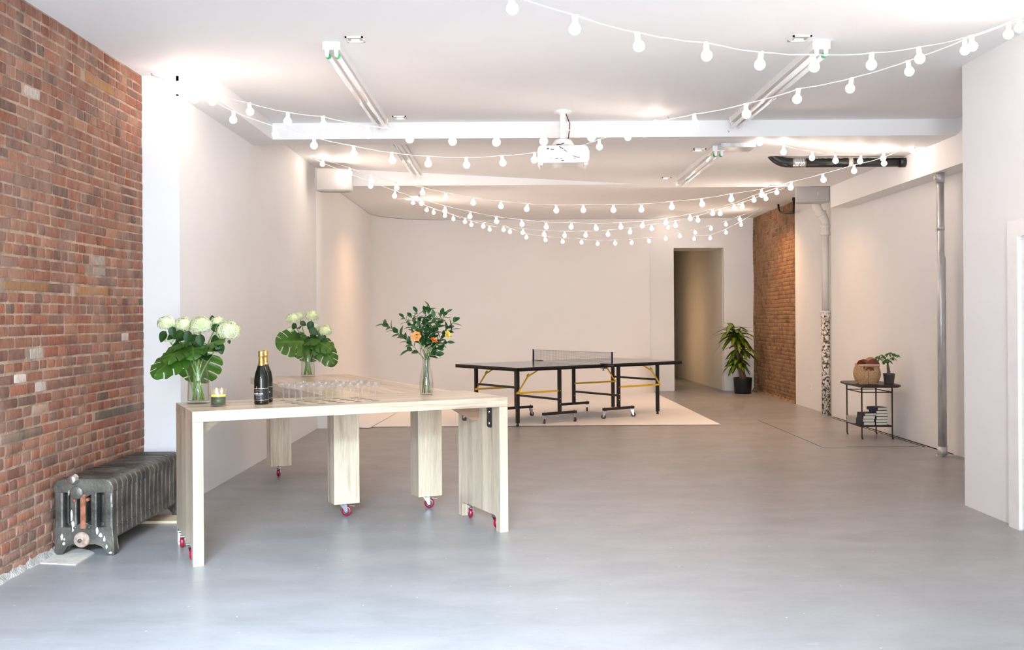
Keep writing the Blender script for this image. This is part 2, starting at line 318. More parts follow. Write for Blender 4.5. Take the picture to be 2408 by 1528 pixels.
# ---------------------------------------------------------------- the room
LW, LB, RW, RN, BK = -2.54, -2.823, 4.515, 3.394, 18.98
fl = MB(); fl.box((-3.1, -2.7, -.1), (5.0, 27.2, 0))
def floor_mat():
    m = bpy.data.materials.new('painted_concrete'); m.use_nodes = True; nt = m.node_tree; N = nt.nodes; L = nt.links; p = N['Principled BSDF']
    tc = N.new('ShaderNodeTexCoord')
    def nz(sc, det=6, st=(1, 1, 1), ro=.55):
        mp = N.new('ShaderNodeMapping'); mp.inputs['Scale'].default_value = st; L.new(tc.outputs['Object'], mp.inputs[0])
        n = N.new('ShaderNodeTexNoise'); n.inputs['Scale'].default_value = sc; n.inputs['Detail'].default_value = det; n.inputs['Roughness'].default_value = ro; L.new(mp.outputs[0], n.inputs['Vector']); return n.outputs[0]
    cr = N.new('ShaderNodeValToRGB'); L.new(nz(1.4, 9, (1, 2.2, 1), .72), cr.inputs[0]); e = cr.color_ramp.elements
    e[0].position = .35; e[0].color = (.252, .248, .246, 1); e[1].position = .68; e[1].color = (.325, .320, .318, 1)
    # pale scuffs and flecks
    sc = N.new('ShaderNodeMapRange'); sc.inputs['From Min'].default_value = .60; sc.inputs['From Max'].default_value = .74; sc.inputs['To Max'].default_value = .6; L.new(nz(5, 8, (1, 3, 1), .75), sc.inputs[0])
    mx = N.new('ShaderNodeMix'); mx.data_type = 'RGBA'; L.new(sc.outputs[0], mx.inputs['Factor']); L.new(cr.outputs[0], mx.inputs['A']); mx.inputs['B'].default_value = (.46, .45, .44, 1)
    vo = N.new('ShaderNodeTexVoronoi'); vo.voronoi_dimensions = '2D'; vo.inputs['Scale'].default_value = 1.9; L.new(tc.outputs['Object'], vo.inputs['Vector'])
    vr = N.new('ShaderNodeMapRange'); vr.inputs['From Min'].default_value = .012; vr.inputs['From Max'].default_value = .007; vr.inputs['To Max'].default_value = .8; L.new(vo.outputs['Distance'], vr.inputs[0])
    m2 = N.new('ShaderNodeMix'); m2.data_type = 'RGBA'; L.new(vr.outputs[0], m2.inputs['Factor']); L.new(mx.outputs['Result'], m2.inputs['A']); m2.inputs['B'].default_value = (.62, .62, .62, 1)
    L.new(m2.outputs['Result'], p.inputs['Base Color'])
    rr = N.new('ShaderNodeMapRange'); rr.inputs['To Min'].default_value = .26; rr.inputs['To Max'].default_value = .46; L.new(nz(3, 5), rr.inputs[0]); L.new(rr.outputs[0], p.inputs['Roughness'])
    bp = N.new('ShaderNodeBump'); bp.inputs['Strength'].default_value = .12; bp.inputs['Distance'].default_value = .01; L.new(nz(9, 5, (1, 2, 1)), bp.inputs['Height']); L.new(bp.outputs[0], p.inputs['Normal'])
    return m
M['floor'] = floor_mat()
struct(fl.build('floor', 'floor'))

def slab(name, *bx):
    c = MB()
    for a, b in bx: c.box(a, b)
    return struct(c.build(name, 'ceil'))
slab('ceiling', ((-3.1, -2.7, 3.299), (4.9, 9.506, 3.55)))
slab('trim_3', ((-3.1, 9.506, 3.144), (4.254, 9.82, 3.55)))
c = MB(); c.prism([(-3.1, 3.418), (1.70, 3.144), (4.6, 3.144), (4.6, 3.55), (-3.1, 3.55)], 9.82, 12.91)
struct(c.build('ceiling', 'ceil'))
slab('trim_4', ((-3.1, 12.91, 3.144), (4.9, 13.24, 3.55)))
slab('ceiling', ((-3.1, 13.24, 3.29), (4.9, 20.0, 3.55)))
slab('trim_5', ((LW-.02, 7.62, 3.144), (-2.275, 9.505, 3.298)))
slab('trim_6', ((4.254, 7.48, 2.86), (4.9, 13.26, 3.55)))
w = MB(); w.box((-3.1, 7.62, 0), (LW, 19.2, 3.5)); struct(w.build('wall_left', 'plaster'))
w = MB(); w.box((RN, -2.7, 0), (5.0, 7.48, 3.5)); w.box((RW, 7.48, 0), (5.0, 14.08, 3.5)); w.box((4.575, 14.08, 0), (5.0, 16.07, 3.5)); w.box((4.66, 16.07, 0), (5.0, 19.2, 3.5)); struct(w.build('wall_right', 'plaster'))
w = MB(); w.box((-3.1, BK, 0), (3.09, 19.88, 3.5)); w.box((3.09, BK, 2.725), (4.04, 19.88, 3.5)); w.box((4.04, BK, 0), (5.0, 19.2, 3.5)); struct(w.build('wall_back', 'plaster'))
w = MB(); w.prism([(4.035, 19.1), (3.74, 27.2), (5.0, 27.2), (5.0, 19.1)], 0, 3.2, 'Z'); w.box((2.6, 19.88, 0), (3.0, 27.2, 3.2)); w.box((2.6, 26.5, 0), (4.2, 26.9, 3.2)); w.box((2.6, 19.88, 3.1), (5.0, 27.2, 3.3))
w.box((3.0, 22.6, 2.72), (3.30, 23.2, 2.95))
struct(w.build('wall_corridor', 'corridor'))
w = MB()
for a, b in (((-3.1, -2.7, 0), (-2.7, -2.5, 3.4)), ((3.2, -2.7, 0), (3.6, -2.5, 3.4)), ((-2.7, -2.7, 3.0), (3.2, -2.5, 3.4)), ((-2.7, -2.7, 0), (-.45, -2.5, .45)), ((.85, -2.7, 0), (3.2, -2.5, .45))): w.box(a, b)
struct(w.build('wall_front', 'plaster'))
w = MB()
for x in (-2.72, -1.55, -.45, .85, 2.0, 3.17): w.box((x-.03, -2.64, .0 if abs(x) < 1 else .45), (x+.03, -2.56, 3.02))
w.box((-2.7, -2.64, 2.97), (3.2, -2.56, 3.03)); w.box((-2.7, -2.64, .44), (-.45, -2.56, .5)); w.box((.85, -2.64, .44), (3.2, -2.56, .5))
wf = struct(w.build('window_1', 'black'))

# door casing at the right edge of the photograph
t = MB(); t.box((3.352, 6.60, 0), (3.394, 6.735, 2.06)); t.box((3.352, 5.55, 1.95), (3.394, 6.60, 2.06)); t.box((3.352, 5.42, 0), (3.394, 5.55, 2.06)); struct(t.build('trim_1', 'white'))
t = MB(); t.box((3.375, 5.55, .01), (3.3935, 6.60, 1.95)); t.box((3.368, 5.7, .2), (3.376, 6.45, .9)); t.box((3.368, 5.7, 1.1), (3.376, 6.45, 1.8)); dd = struct(t.build('door_1', 'white'))
t = MB(); t.lathe([(0, 0), (.025, .005), (.03, .025), (.02, .045), (0, .05)], n=16, mt=Matrix.Translation((3.37, 5.65, 1.0)) @ Matrix.Rotation(-PI/2, 4, 'Y')); t.build('door_handle', 'zinc', dd)

# ---------------------------------------------------------------- brickwork
def bricks(name, X, sgn, y0, y1, z1, course, palette, bm_name, mort, seed, special=(), prot=.0045, wob=.004, bulge=None):
    rnd = random.Random(seed); bm = bmesh.new(); lay = bm.verts.layers.float_color.new('Col')
    def pt(y, z, d):
        dz = wob*4.5*mnoise.noise(Vector((y*.7, z*.5, seed))); dx = .006*mnoise.noise(Vector((y*1.7, z*1.7, 3.1)))
        bb = bulge(y, z) if bulge else 0
        return Vector((X+sgn*(d+dx+bb), y, z+dz))
    # mortar bed
    ny = int((y1-y0)/.06); nz = int(z1/.06); G = [[None]*(nz+1) for _ in range(ny+1)]
    for i in range(ny+1):
        for j in range(nz+1):
            y = lerp(y0, y1, i/ny); z = lerp(0, z1, j/nz)
            v = bm.verts.new(pt(y, z, .0022*mnoise.noise(Vector((y*14, z*14, 7))))); v[lay] = (0, 0, 0, 1); G[i][j] = v
    for i in range(ny):
        for j in range(nz): f = bm.faces.new([G[i][j], G[i+1][j], G[i+1][j+1], G[i][j+1]]); f.material_index = 1; f.smooth = True
    row = 0; z = .012
    while z < z1-.02:
        ch = course*rnd.uniform(.93, 1.07); hz = ch-rnd.uniform(.007, .015); y = y0+.004-rnd.random()*.08
        header = (row % 5 == 2) or rnd.random() < .12; k = 0
        sps = [q for q in special if q[2] <= z+ch*.5 < q[3]]
        while y < y1-.01:
            L_ = .094 if (header or rnd.random() < .33) else .196
            L_ *= rnd.uniform(.93, 1.06)
            colr = None
            for q in sps:
                if y <= q[0]+.05 < y+L_: y = max(y, q[0]); L_ = max(.03, q[1]-q[0]); colr = q[4]
            ya, yb = max(y, y0+.003), min(y+L_, y1-.003)
            if yb-ya > .02:
                base = colr or rnd.choice(palette); f_ = rnd.uniform(.74, 1.12); patch = .5+.5*mnoise.noise(Vector((y*.45, z*.6, 11))); g = lerp(.86, 1.12, patch)
                base = tuple(x*f_*g for x in base); d = prot*rnd.uniform(.5, 1.25)
                zt = min(z+hz, z1)
                j = lambda a: rnd.uniform(-a, a)
                corners = [(ya, z), (yb, z), (yb, zt), (ya, zt)]
                def ring(ins, dd, jt):
                    r = []
                    cy, cz = (ya+yb)/2, (z+zt)/2; hy, hz_ = (yb-ya)/2-ins, (zt-z)/2-ins; cut = .006
                    for sy, sz, a in ((-1, -1, 0), (-1, -1, 1), (1, -1, 1), (1, -1, 0), (1, 1, 0), (1, 1, 1), (-1, 1, 1), (-1, 1, 0)):
                        yy = cy+sy*(hy-(cut if a else 0)); zz = cz+sz*(hz_-(0 if a else cut)); v = bm.verts.new(pt(yy+j(jt), zz+j(jt), dd)); v[lay] = (*base, 1); r.append(v)
                    return r
                r0 = ring(0, -.004, .003); r1 = ring(.002, d*.75, .002); r2 = ring(.005, d, .0012)
                for a, b in ((r0, r1), (r1, r2)):
                    for q in range(8): f = bm.faces.new([a[q], a[(q+1) % 8], b[(q+1) % 8], b[q]]); f.smooth = True
                f = bm.faces.new(r2); f.smooth = True
            y += L_+rnd.uniform(.006, .013); k += 1
        z += ch; row += 1
    bmesh.ops.recalc_face_normals(bm, faces=bm.faces)
    me = bpy.data.meshes.new(name); bm.to_mesh(me); bm.free(); me.materials.append(M[bm_name]); me.materials.append(M[mort])
    o = bpy.data.objects.new(name, me); COL.objects.link(o); return struct(o)
redp = [(.26, .092, .050), (.29, .10, .055), (.22, .085, .055), (.30, .125, .075), (.19, .088, .062), (.25, .11, .075), (.16, .085, .065), (.27, .092, .050), (.33, .15, .092), (.24, .085, .052), (.21, .105, .075)]
tan_, dkw, wht, gry = (.36, .17, .06), (.13, .095, .07), (.62, .52, .45), (.40, .36, .31)
sp = []
for (xa, ya, xb, yb, cc, h) in ((200, 190, 266, 212, tan_, .04), (8, 672, 112, 688, tan_, .04), (180, 684, 252, 696, tan_, .04), (0, 1000, 98, 1018, dkw, .05), (222, 958, 320, 958, dkw, .05), (58, 208, 92, 234, wht, .04), (218, 622, 246, 622, gry, .10), (282, 790, 298, 790, wht, .04), (24, 892, 52, 892, wht, .04), (78, 914, 102, 914, wht, .03), (138, 852, 160, 852, wht, .03), (75, 970, 112, 970, (.45, .30, .22), .04), (320, 700, 336, 700, dkw, .03), (70, 835, 100, 840, gry, .03)):
    a = XP(xa, (ya+yb)/2, LB); b = XP(xb, (ya+yb)/2, LB); zc = (a.z+b.z)/2
    n = round((h-.034)/.03)
    sp.append((a.y, b.y, zc-.034 if h < .08 else zc-.06, zc+.034 if h < .08 else zc+.075, cc))
bricks('wall_left_brick', LB, 1, -2.6, 7.618, 3.299, .0672, redp, 'brick', 'mortar', 5, sp)
brn = [(.24, .10, .042), (.20, .085, .038), (.27, .12, .05), (.16, .075, .038), (.25, .13, .06), (.18, .07, .03), (.30, .15, .065)]
bl = lambda y, z: -.02+.03*math.exp(-((y-17.6)/.35)**2)*(0.6+.4*math.sin(z*1.3)) + .012*mnoise.noise(Vector((y*2, z*1.2, 1)))
bricks('wall_right_brick', 4.585, -1, 16.075, 18.978, 3.288, .068, brn, 'brick2', 'mortar2', 9, (), .005, .004, bl)
# rough mortar skirt where the brick meets the floor
def skirt(name, X, sgn, y0, y1, m):
    s = MB(); n = int((y1-y0)/.03)
    def P(u, v):
        y = lerp(y0, y1, u); k = .5+.5*mnoise.noise(Vector((y*6, 0, X))); k2 = .5+.5*mnoise.noise(Vector((y*17, 2, X)))
        d = (.006+.030*k)*(1-v)**1.5+.012*k2*(1-v); z = v*(.02+.05*k2)
        return Vector((X+sgn*(d+.002), y, z))
    s.grid(P, n, 4); return struct(s.build(name, m, fix=False))
M['skirt'] = mat('rough_mortar', (.46, .42, .38), .9, var=.2, vscale=20, bump=.9, bscale=70)
skirt('baseboard_left', LB, 1, 3.0, 7.61, 'skirt'); skirt('baseboard_right', 4.58, -1, 16.08, 18.9, 'mortar2')

# white studio cove: curved left and back walls running down into a white floor
def backdrop():
    b = MB(); R = 1.25; rc = .68; top = 3.285; X0, Y1 = LW+.012, BK-.012; y0, x1 = 12.95, 2.63
    path = [(Vector((LW+.0008, y0-.012, 0)), Vector((1, 0, 0)))]+[(Vector((X0, lerp(y0, Y1-R, i/12), 0)), Vector((1, 0, 0))) for i in range(13)]
    for i in range(1, 17):
        a = PI/2*i/16; path.append((Vector((X0+R-R*math.cos(a), Y1-R+R*math.sin(a), 0)), Vector((math.cos(a), -math.sin(a), 0))))
    path += [(Vector((lerp(X0+R, x1, i/12), Y1, 0)), Vector((0, -1, 0))) for i in range(1, 13)]
    prof = [(0, top), (0, 2.3), (0, 1.4), (0, rc)] + [(rc-rc*math.cos(PI/2*i/12), rc-rc*math.sin(PI/2*i/12)+.006) for i in range(1, 13)]
    V = [[b.bm.verts.new(p+n*d+Vector((0, 0, z))) for d, z in prof] for p, n in path]
    for i in range(len(V)-1):
        for j in range(len(prof)-1): b._f([V[i][j], V[i+1][j], V[i+1][j+1], V[i][j+1]], True)
    # floor sheet inside the foot of the cove
    foot = [v[-1] for v in V]; ff = [b.bm.verts.new((x1+.10, y0+.10, .006)), b.bm.verts.new((X0+rc+.001, y0+.10, .006))]
    ex = b.bm.verts.new((x1+.02, Y1-rc-.05, .006))
    b._f(foot+[ex, ff[0], ff[1]])
    # solid ends under the curve, thin edge at the floor
    for V_, (p, n) in ((V[0], path[0]), (V[-1], path[-1])):
        c0 = b.bm.verts.new(p+Vector((0, 0, .0))); b._f(list(V_[3:])+[c0])
    return tag(b.build('studio_backdrop', 'cyc'), 'white curved studio backdrop sweeping from the back wall down onto the floor under the ping pong table', 'backdrop')
backdrop()

# floor hatch in front of the right wall
h = MB(); hx0, hx1, hy0, hy1 = 3.36, 4.40, 10.80, 13.62
h.use('darkgap'); h.box((hx0-.005, hy0-.005, 0), (hx1+.005, hy1+.005, .0012)); h.use('floor'); h.box((hx0, hy0, 0), (hx1, hy1, .003)); 
tag(h.build('floor_hatch'), 'grey painted hatch let into the floor under the small iron side table', 'floor hatch')
g = MB(); g.box((4.445, 10.75, 0), (4.455, 13.9, .0022)); g.box((4.497, 10.2, 0), (4.514, 14.0, .004)); struct(g.build('trim_2', 'darkgap'))
# ---------------------------------------------------------------- casters
def caster(parent, x, y, ztop, rot, wr=.037, tyre='redtyre', brake=True, name='caster'):
    """fork on a top plate (the part), wheel as its sub-part; z runs down to the floor"""
    mt = Matrix.Translation((x, y, 0)) @ Matrix.Rotation(rot, 4, 'Z'); k = wr/.037; off = .022*k
    c = MB(); c.box((-.034*k, -.027*k, ztop-.004), (.034*k, .027*k, ztop), mt, .0012)
    c.lathe([(0, ztop-.016*k), (.02*k, ztop-.016*k), (.024*k, ztop-.010*k), (.02*k, ztop-.004)], mt=mt, n=16)
    for s in (-1, 1):
        yy = s*.017*k
        pts = [(-.026*k, ztop-.012*k), (.030*k, ztop-.012*k), (off+.011*k, wr+.004), (off+.009*k, wr-.010*k), (off-.009*k, wr-.010*k), (off-.014*k, wr+.006)]
        v = []
        for yy2 in (yy-.0012, yy+.0012): v.append([c.bm.verts.new(mt @ Vector((p[0], yy2, p[1]))) for p in pts])
        c._f(v[0][::-1]); c._f(v[1])
        for i in range(6): c._f([v[0][i], v[0][(i+1) % 6], v[1][(i+1) % 6], v[1][i]])
    c.tube([mt @ Vector((off, -.021*k, wr)), mt @ Vector((off, .021*k, wr))], .0055*k, 8)
    c.tube([mt @ Vector((-.03*k, 0, ztop-.012*k)), mt @ Vector((-.03*k, 0, ztop-.013*k))], .006, 6)
    o = c.build(name, 'zinc', parent)
    if brake:
        b = MB(); b.box((off+.012*k, -.012*k, ztop-.020*k), (off+.052*k, .012*k, ztop-.016*k), mt @ Matrix.Rotation(.12, 4, 'Y'), .001); b.build('brake_lever', 'zinc', o)
    w = MB(); wm = mt @ Matrix.Translation((off, 0, wr)) @ Matrix.Rotation(PI/2, 4, 'X')
    w.use(tyre); w.lathe([(wr*.62, -.0125*k), (wr*.9, -.0125*k), (wr*.99, -.007*k), (wr*1.0, 0), (wr*.99, .007*k), (wr*.9, .0125*k), (wr*.62, .0125*k)], n=28, mt=wm)
    w.use('hub'); w.lathe([(0, -.011*k), (wr*.3, -.012*k), (wr*.4, -.008*k), (wr*.62, -.0105*k)], n=20, mt=wm); w.lathe([(0, .011*k), (wr*.3, .012*k), (wr*.4, .008*k), (wr*.62, .0105*k)], n=20, mt=wm)
    wo = w.build('wheel', None, o); wo['label'] = 'dark red caster wheel' if tyre == 'redtyre' else 'brown caster wheel'
    return o
def slot(base, s): return base+s
def bracket(parent, pts_bolts, mk):
    pass

# ---------------------------------------------------------------- front wooden table
AO, AR = Vector((-1.857, 5.77, 0)), math.radians(26.0)
LA, WA, TA, ZT = 2.03, .705, .062, .90
def Aw(x, y, z=0): return AO+Vector((x*math.cos(AR)-y*math.sin(AR), x*math.sin(AR)+y*math.cos(AR), z))
ta = thing('wooden_table', 'pale poplar waterfall table nearest the camera, slab legs on red casters', 'table', AO, AR, 'rolling poplar tables')
b = MB(); b.box((0, 0, ZT-TA), (LA, WA, ZT), bev=.002); b.build('tabletop', 'woodX', ta)
for x0, nm in ((0.0, 'l'), (LA-TA, 'r')):
    foot, nh = .062, .105
    out = [(.0005, 0), (foot, 0), (foot, nh-.02), (foot+.02, nh), (WA-foot-.02, nh), (WA-foot, nh-.02), (WA-foot, 0), (WA-.0005, 0), (WA-.0005, ZT-TA-.0005), (.0005, ZT-TA-.0005)]
    b = MB(); b.prism(out, x0+.0005, x0+TA-.0005, 'X', .0015); b.build('slab_leg', 'woodZ', ta)
    xc = x0+TA/2-(.014 if x0 == 0 else 0)
    caster(ta, xc, .165 if x0 == 0 else .135, nh, -PI/2+(-.45 if x0 == 0 else -1.0)+PI, .037)
    caster(ta, xc, WA-.13, nh, -PI/2+(-.15 if x0 == 0 else -.25), .037)
# corner braces under the top
for x0, s, ln, hh in ((TA, 1, .19, .105), (LA-TA, -1, .25, .115)):
    b = MB(); b.prism([(x0, ZT-TA-.001), (x0+s*ln, ZT-TA-.001), (x0+s*ln*.93, ZT-TA-.014), (x0+s*.055, ZT-TA-hh), (x0, ZT-TA-hh)], .335, .365, 'Y', .001); b.build('corner_brace', 'woodV' if s < 0 else 'woodX', ta)
# black steel angle plates with bolts
def plate(parent, x, s, y, h=.15, w=.075):
    b = MB(); r = .018; z1 = ZT-TA-.001; z0 = z1-h
    pts = [(y-w/2, z1), (y+w/2, z1), (y+w/2, z0+r), (y+w/2-r*.3, z0+r*.3), (y+w/2-r, z0), (y-w/2+r, z0), (y-w/2+r*.3, z0+r*.3), (y-w/2, z0+r)]
    b.prism(pts, x, x+s*.005, 'X'); b.box((x, y-w/2, z1-.005), (x+s*.09, y+w/2, z1))
    o = b.build('angle_plate', 'black', parent); o['label'] = 'black steel angle plate with two bolts'
    for dz in (h*.28, h*.8):
        q = MB(); q.lathe([(0, .007), (.006, .0065), (.011, .003), (.0125, 0), (.0125, -.002)], n=14, mt=Matrix.Translation((x+s*.005, y, z1-dz)) @ Matrix.Rotation(s*PI/2, 4, 'Y')); q.build('bolt', 'bolt', o)
plate(ta, LA-TA, -1, .155); plate(ta, LA-TA, -1, WA-.115, .145); plate(ta, TA, 1, .155); plate(ta, TA, 1, WA-.115)
for x, y in ((.10, .155), (.13, .155), (LA-.11, .155), (LA-.135, .155), (LA-.17, .25)):
    q = MB(); q.lathe([(0, -.007), (.006, -.0065), (.011, -.003), (.0125, 0)], (x, y, ZT-TA), 12); q.build('bolt', 'bolt', ta)

# ---------------------------------------------------------------- second wooden table, end on behind the first
BX0, BX1, BY0, BY1 = .985, 1.92, WA+.004, 3.27
tb = thing('wooden_table', 'long poplar table with square box legs, butted behind the front table', 'table', AO, AR, 'rolling poplar tables')
b = MB(); b.box((BX0, BY0, ZT-TA), (BX1, BY1, ZT), bev=.002); b.build('tabletop', 'woodY', tb)
for n_, (a, c_) in dict(e=((1.13, .925), (1.925, .955)), f=((1.13, 3.20), (1.90, 3.23)), g=((1.105, .957), (1.128, 3.198))).items():
    b = MB(); b.box((a[0], a[1], ZT-TA-.075), (c_[0], c_[1], ZT-TA-.001), bev=.001); b.build('apron', 'woodX' if n_ != 'g' else 'woodY', tb)
for x0, y0 in ((1.110, .958), (1.752, .958), (1.110, 3.015), (1.73, 3.015)):
    b = MB(); b.box((x0, y0, .10), (x0+.188, y0+.17, ZT-TA-.002), bev=.002); lo = b.build('box_leg', 'woodZX', tb)
    caster(tb, x0+.094, y0+.085, .10, (-.55 if y0 < 2 else -2.0), .037)

# ---------------------------------------------------------------- ping pong table
def pingpong():
    th = math.radians(35.7); c0 = Vector((.832, 14.17, 0)); L2, W2 = 1.475, .735; zt = .783
    t = thing('ping_pong_table', 'black ping pong table with yellow braces, standing on the white studio floor', 'table tennis table', c0, th)
    for s in (-1, 1):
        b = MB(); b.use('black'); x0, x1 = (s*.004, s*L2)
        b.box((x0, -W2, zt-.045), (x1, W2, zt-.019)); b.box((x0, -W2, zt-.048), (x1, -W2+.022, zt-.001)); b.box((x0, W2-.022, zt-.048), (x1, W2, zt-.001)); b.box((x1-s*.022, -W2, zt-.048), (x1, W2, zt-.001)); b.box((x0, -W2, zt-.048), (x0+s*.022, W2, zt-.001))
        b.use('ttop'); b.box((x0, -W2+.001, zt-.019), (x1-s*.001, W2-.001, zt)); b.build('half_top', None, t)
    f = .007 # floor sheet thickness
    v0, v1 = -.475, .50; uL, uR = -1.285, 1.235; tl, tr = -.60, .46
    def bar(mb, p, q, r=.013): # square bar
        p, q = Vector(p), Vector(q); d = (q-p); m = frame(p, d, Vector((0, 0, 1)) if abs(d.normalized().z) < .9 else Vector((0, 1, 0))); mb.box((-r, 0, -r), (r, d.length, r), m)
    for u in (uL, uR):
        for v in (v0, v1):
            b = MB(); b.box((u-.024, v-.017, f+.035), (u+.024, v+.017, zt-.046), bev=.003); o = b.build('leg', 'black', t)
            q = MB(); q.lathe([(0, f), (.020, f), (.022, f+.012), (.014, f+.02), (.012, f+.04)], (u, v, 0), 14); q.build('levelling_foot', 'blackpl', o)
        b = MB(); bar(b, (u, v0+.017, .508), (u, v1-.017, .508), .014); b.build('crossbar', 'black', t)
    for k, u in ((-1, tl), (1, tr)):
        for v in (v0-.02, v1):
            b = MB(); b.box((u-.024, v-.017, f+.145), (u+.024, v+.017, zt-.046), bev=.003)
            o = b.build('upright', 'black', t)
            for z in (.26, .33, .437):
                q = MB(); q.lathe([(0, -.022), (.005, -.021), (.0075, -.018), (.0075, -.016)], n=10, mt=Matrix.Translation((u, v, z)) @ Matrix.Rotation(-PI/2, 4, 'X')); q.build('bolt', 'bolt', o)
            b = MB(); b.box((u-.285, v-.02, f+.112), (u+.285, v+.02, f+.148), bev=.003); o = b.build('base_rail', 'black', t)
            for s in (-1, 1):
                caster(t, u+s*.255, v, f+.112, (2.6 if s < 0 else -.4)+v*1.7+u, .033, 'darktyre', True)
                q = MB(); q.lathe([(0, f+.160), (.006, f+.158), (.009, f+.149)], (u+s*.255, v, 0), 10); q.build('bolt', 'bolt', t)
        b = MB(); bar(b, (u, v0, .318), (u, v1-.017, .318), .014); b.build('crossbar', 'black', t)
    for u, tu, s in ((uL, tl, 1), (uR, tr, -1)):
        for v, e in ((v0-.0225, -1), (v1-.0225, 1)):
            b = MB(); b.box((min(u-s*.035, tu), v-.006, .424), (max(u-s*.035, tu), v+.0005, .450)); b.build('link_bar', 'yellow', t)
            v2 = v-.010
            b = MB(); bar(b, (u-s*.02, v2, .437), (u+s*.15, v2, .655), .0075); bar(b, (u+s*.145, v2+.001, .645), (u+s*.335, v2+.001, zt-.046), .0075); bar(b, (u+s*.135, v2, .65), (u+s*.165, v2, .68), .011)
            b.build('folding_brace', 'yellow', t)
    # net
    nw = W2+.15; n = MB(); cell = .016; z0, z1 = zt+.012, zt+.152
    for i in range(int(2*nw/cell)+1): y = -nw+i*cell; n.box((-.0007, y-.0007, z0), (.0007, y+.0007, z1))
    for j in range(int((z1-z0)/cell)+1): z = z0+j*cell; n.box((-.0007, -nw, z-.0007), (.0007, nw, z+.0007))
    no = n.build('net', 'net', t); n = MB(); n.box((-.003, -nw, z1-.001), (.003, nw, z1+.011)); n.build('net_tape', 'nettape', no)
    for s in (-1, 1):
        p = MB(); p.box((-.011, s*nw-.009, zt-.008), (.011, s*nw+.009, z1+.016), bev=.003); p.build('net_post', 'netpost', t)
        p = MB(); p.box((-.022, s*(W2-.07), zt+.001), (.022, s*(nw+.012), zt+.008)); p.box((-.022, s*(W2+.004), zt-.062), (.022, s*(W2+.020), zt+.008)); p.box((-.018, s*(W2-.07), zt-.062), (.018, s*(W2+.02), zt-.054)); p.box((-.035, s*(W2+.02), zt-.030), (.035, s*(nw+.01), zt-.012))
        p.lathe([(0, zt-.09), (.014, zt-.088), (.014, zt-.076), (.005, zt-.074), (.005, zt-.055)], (0, s*(W2-.03), 0), 10); p.build('net_clamp', 'blackpl', t)
pingpong()

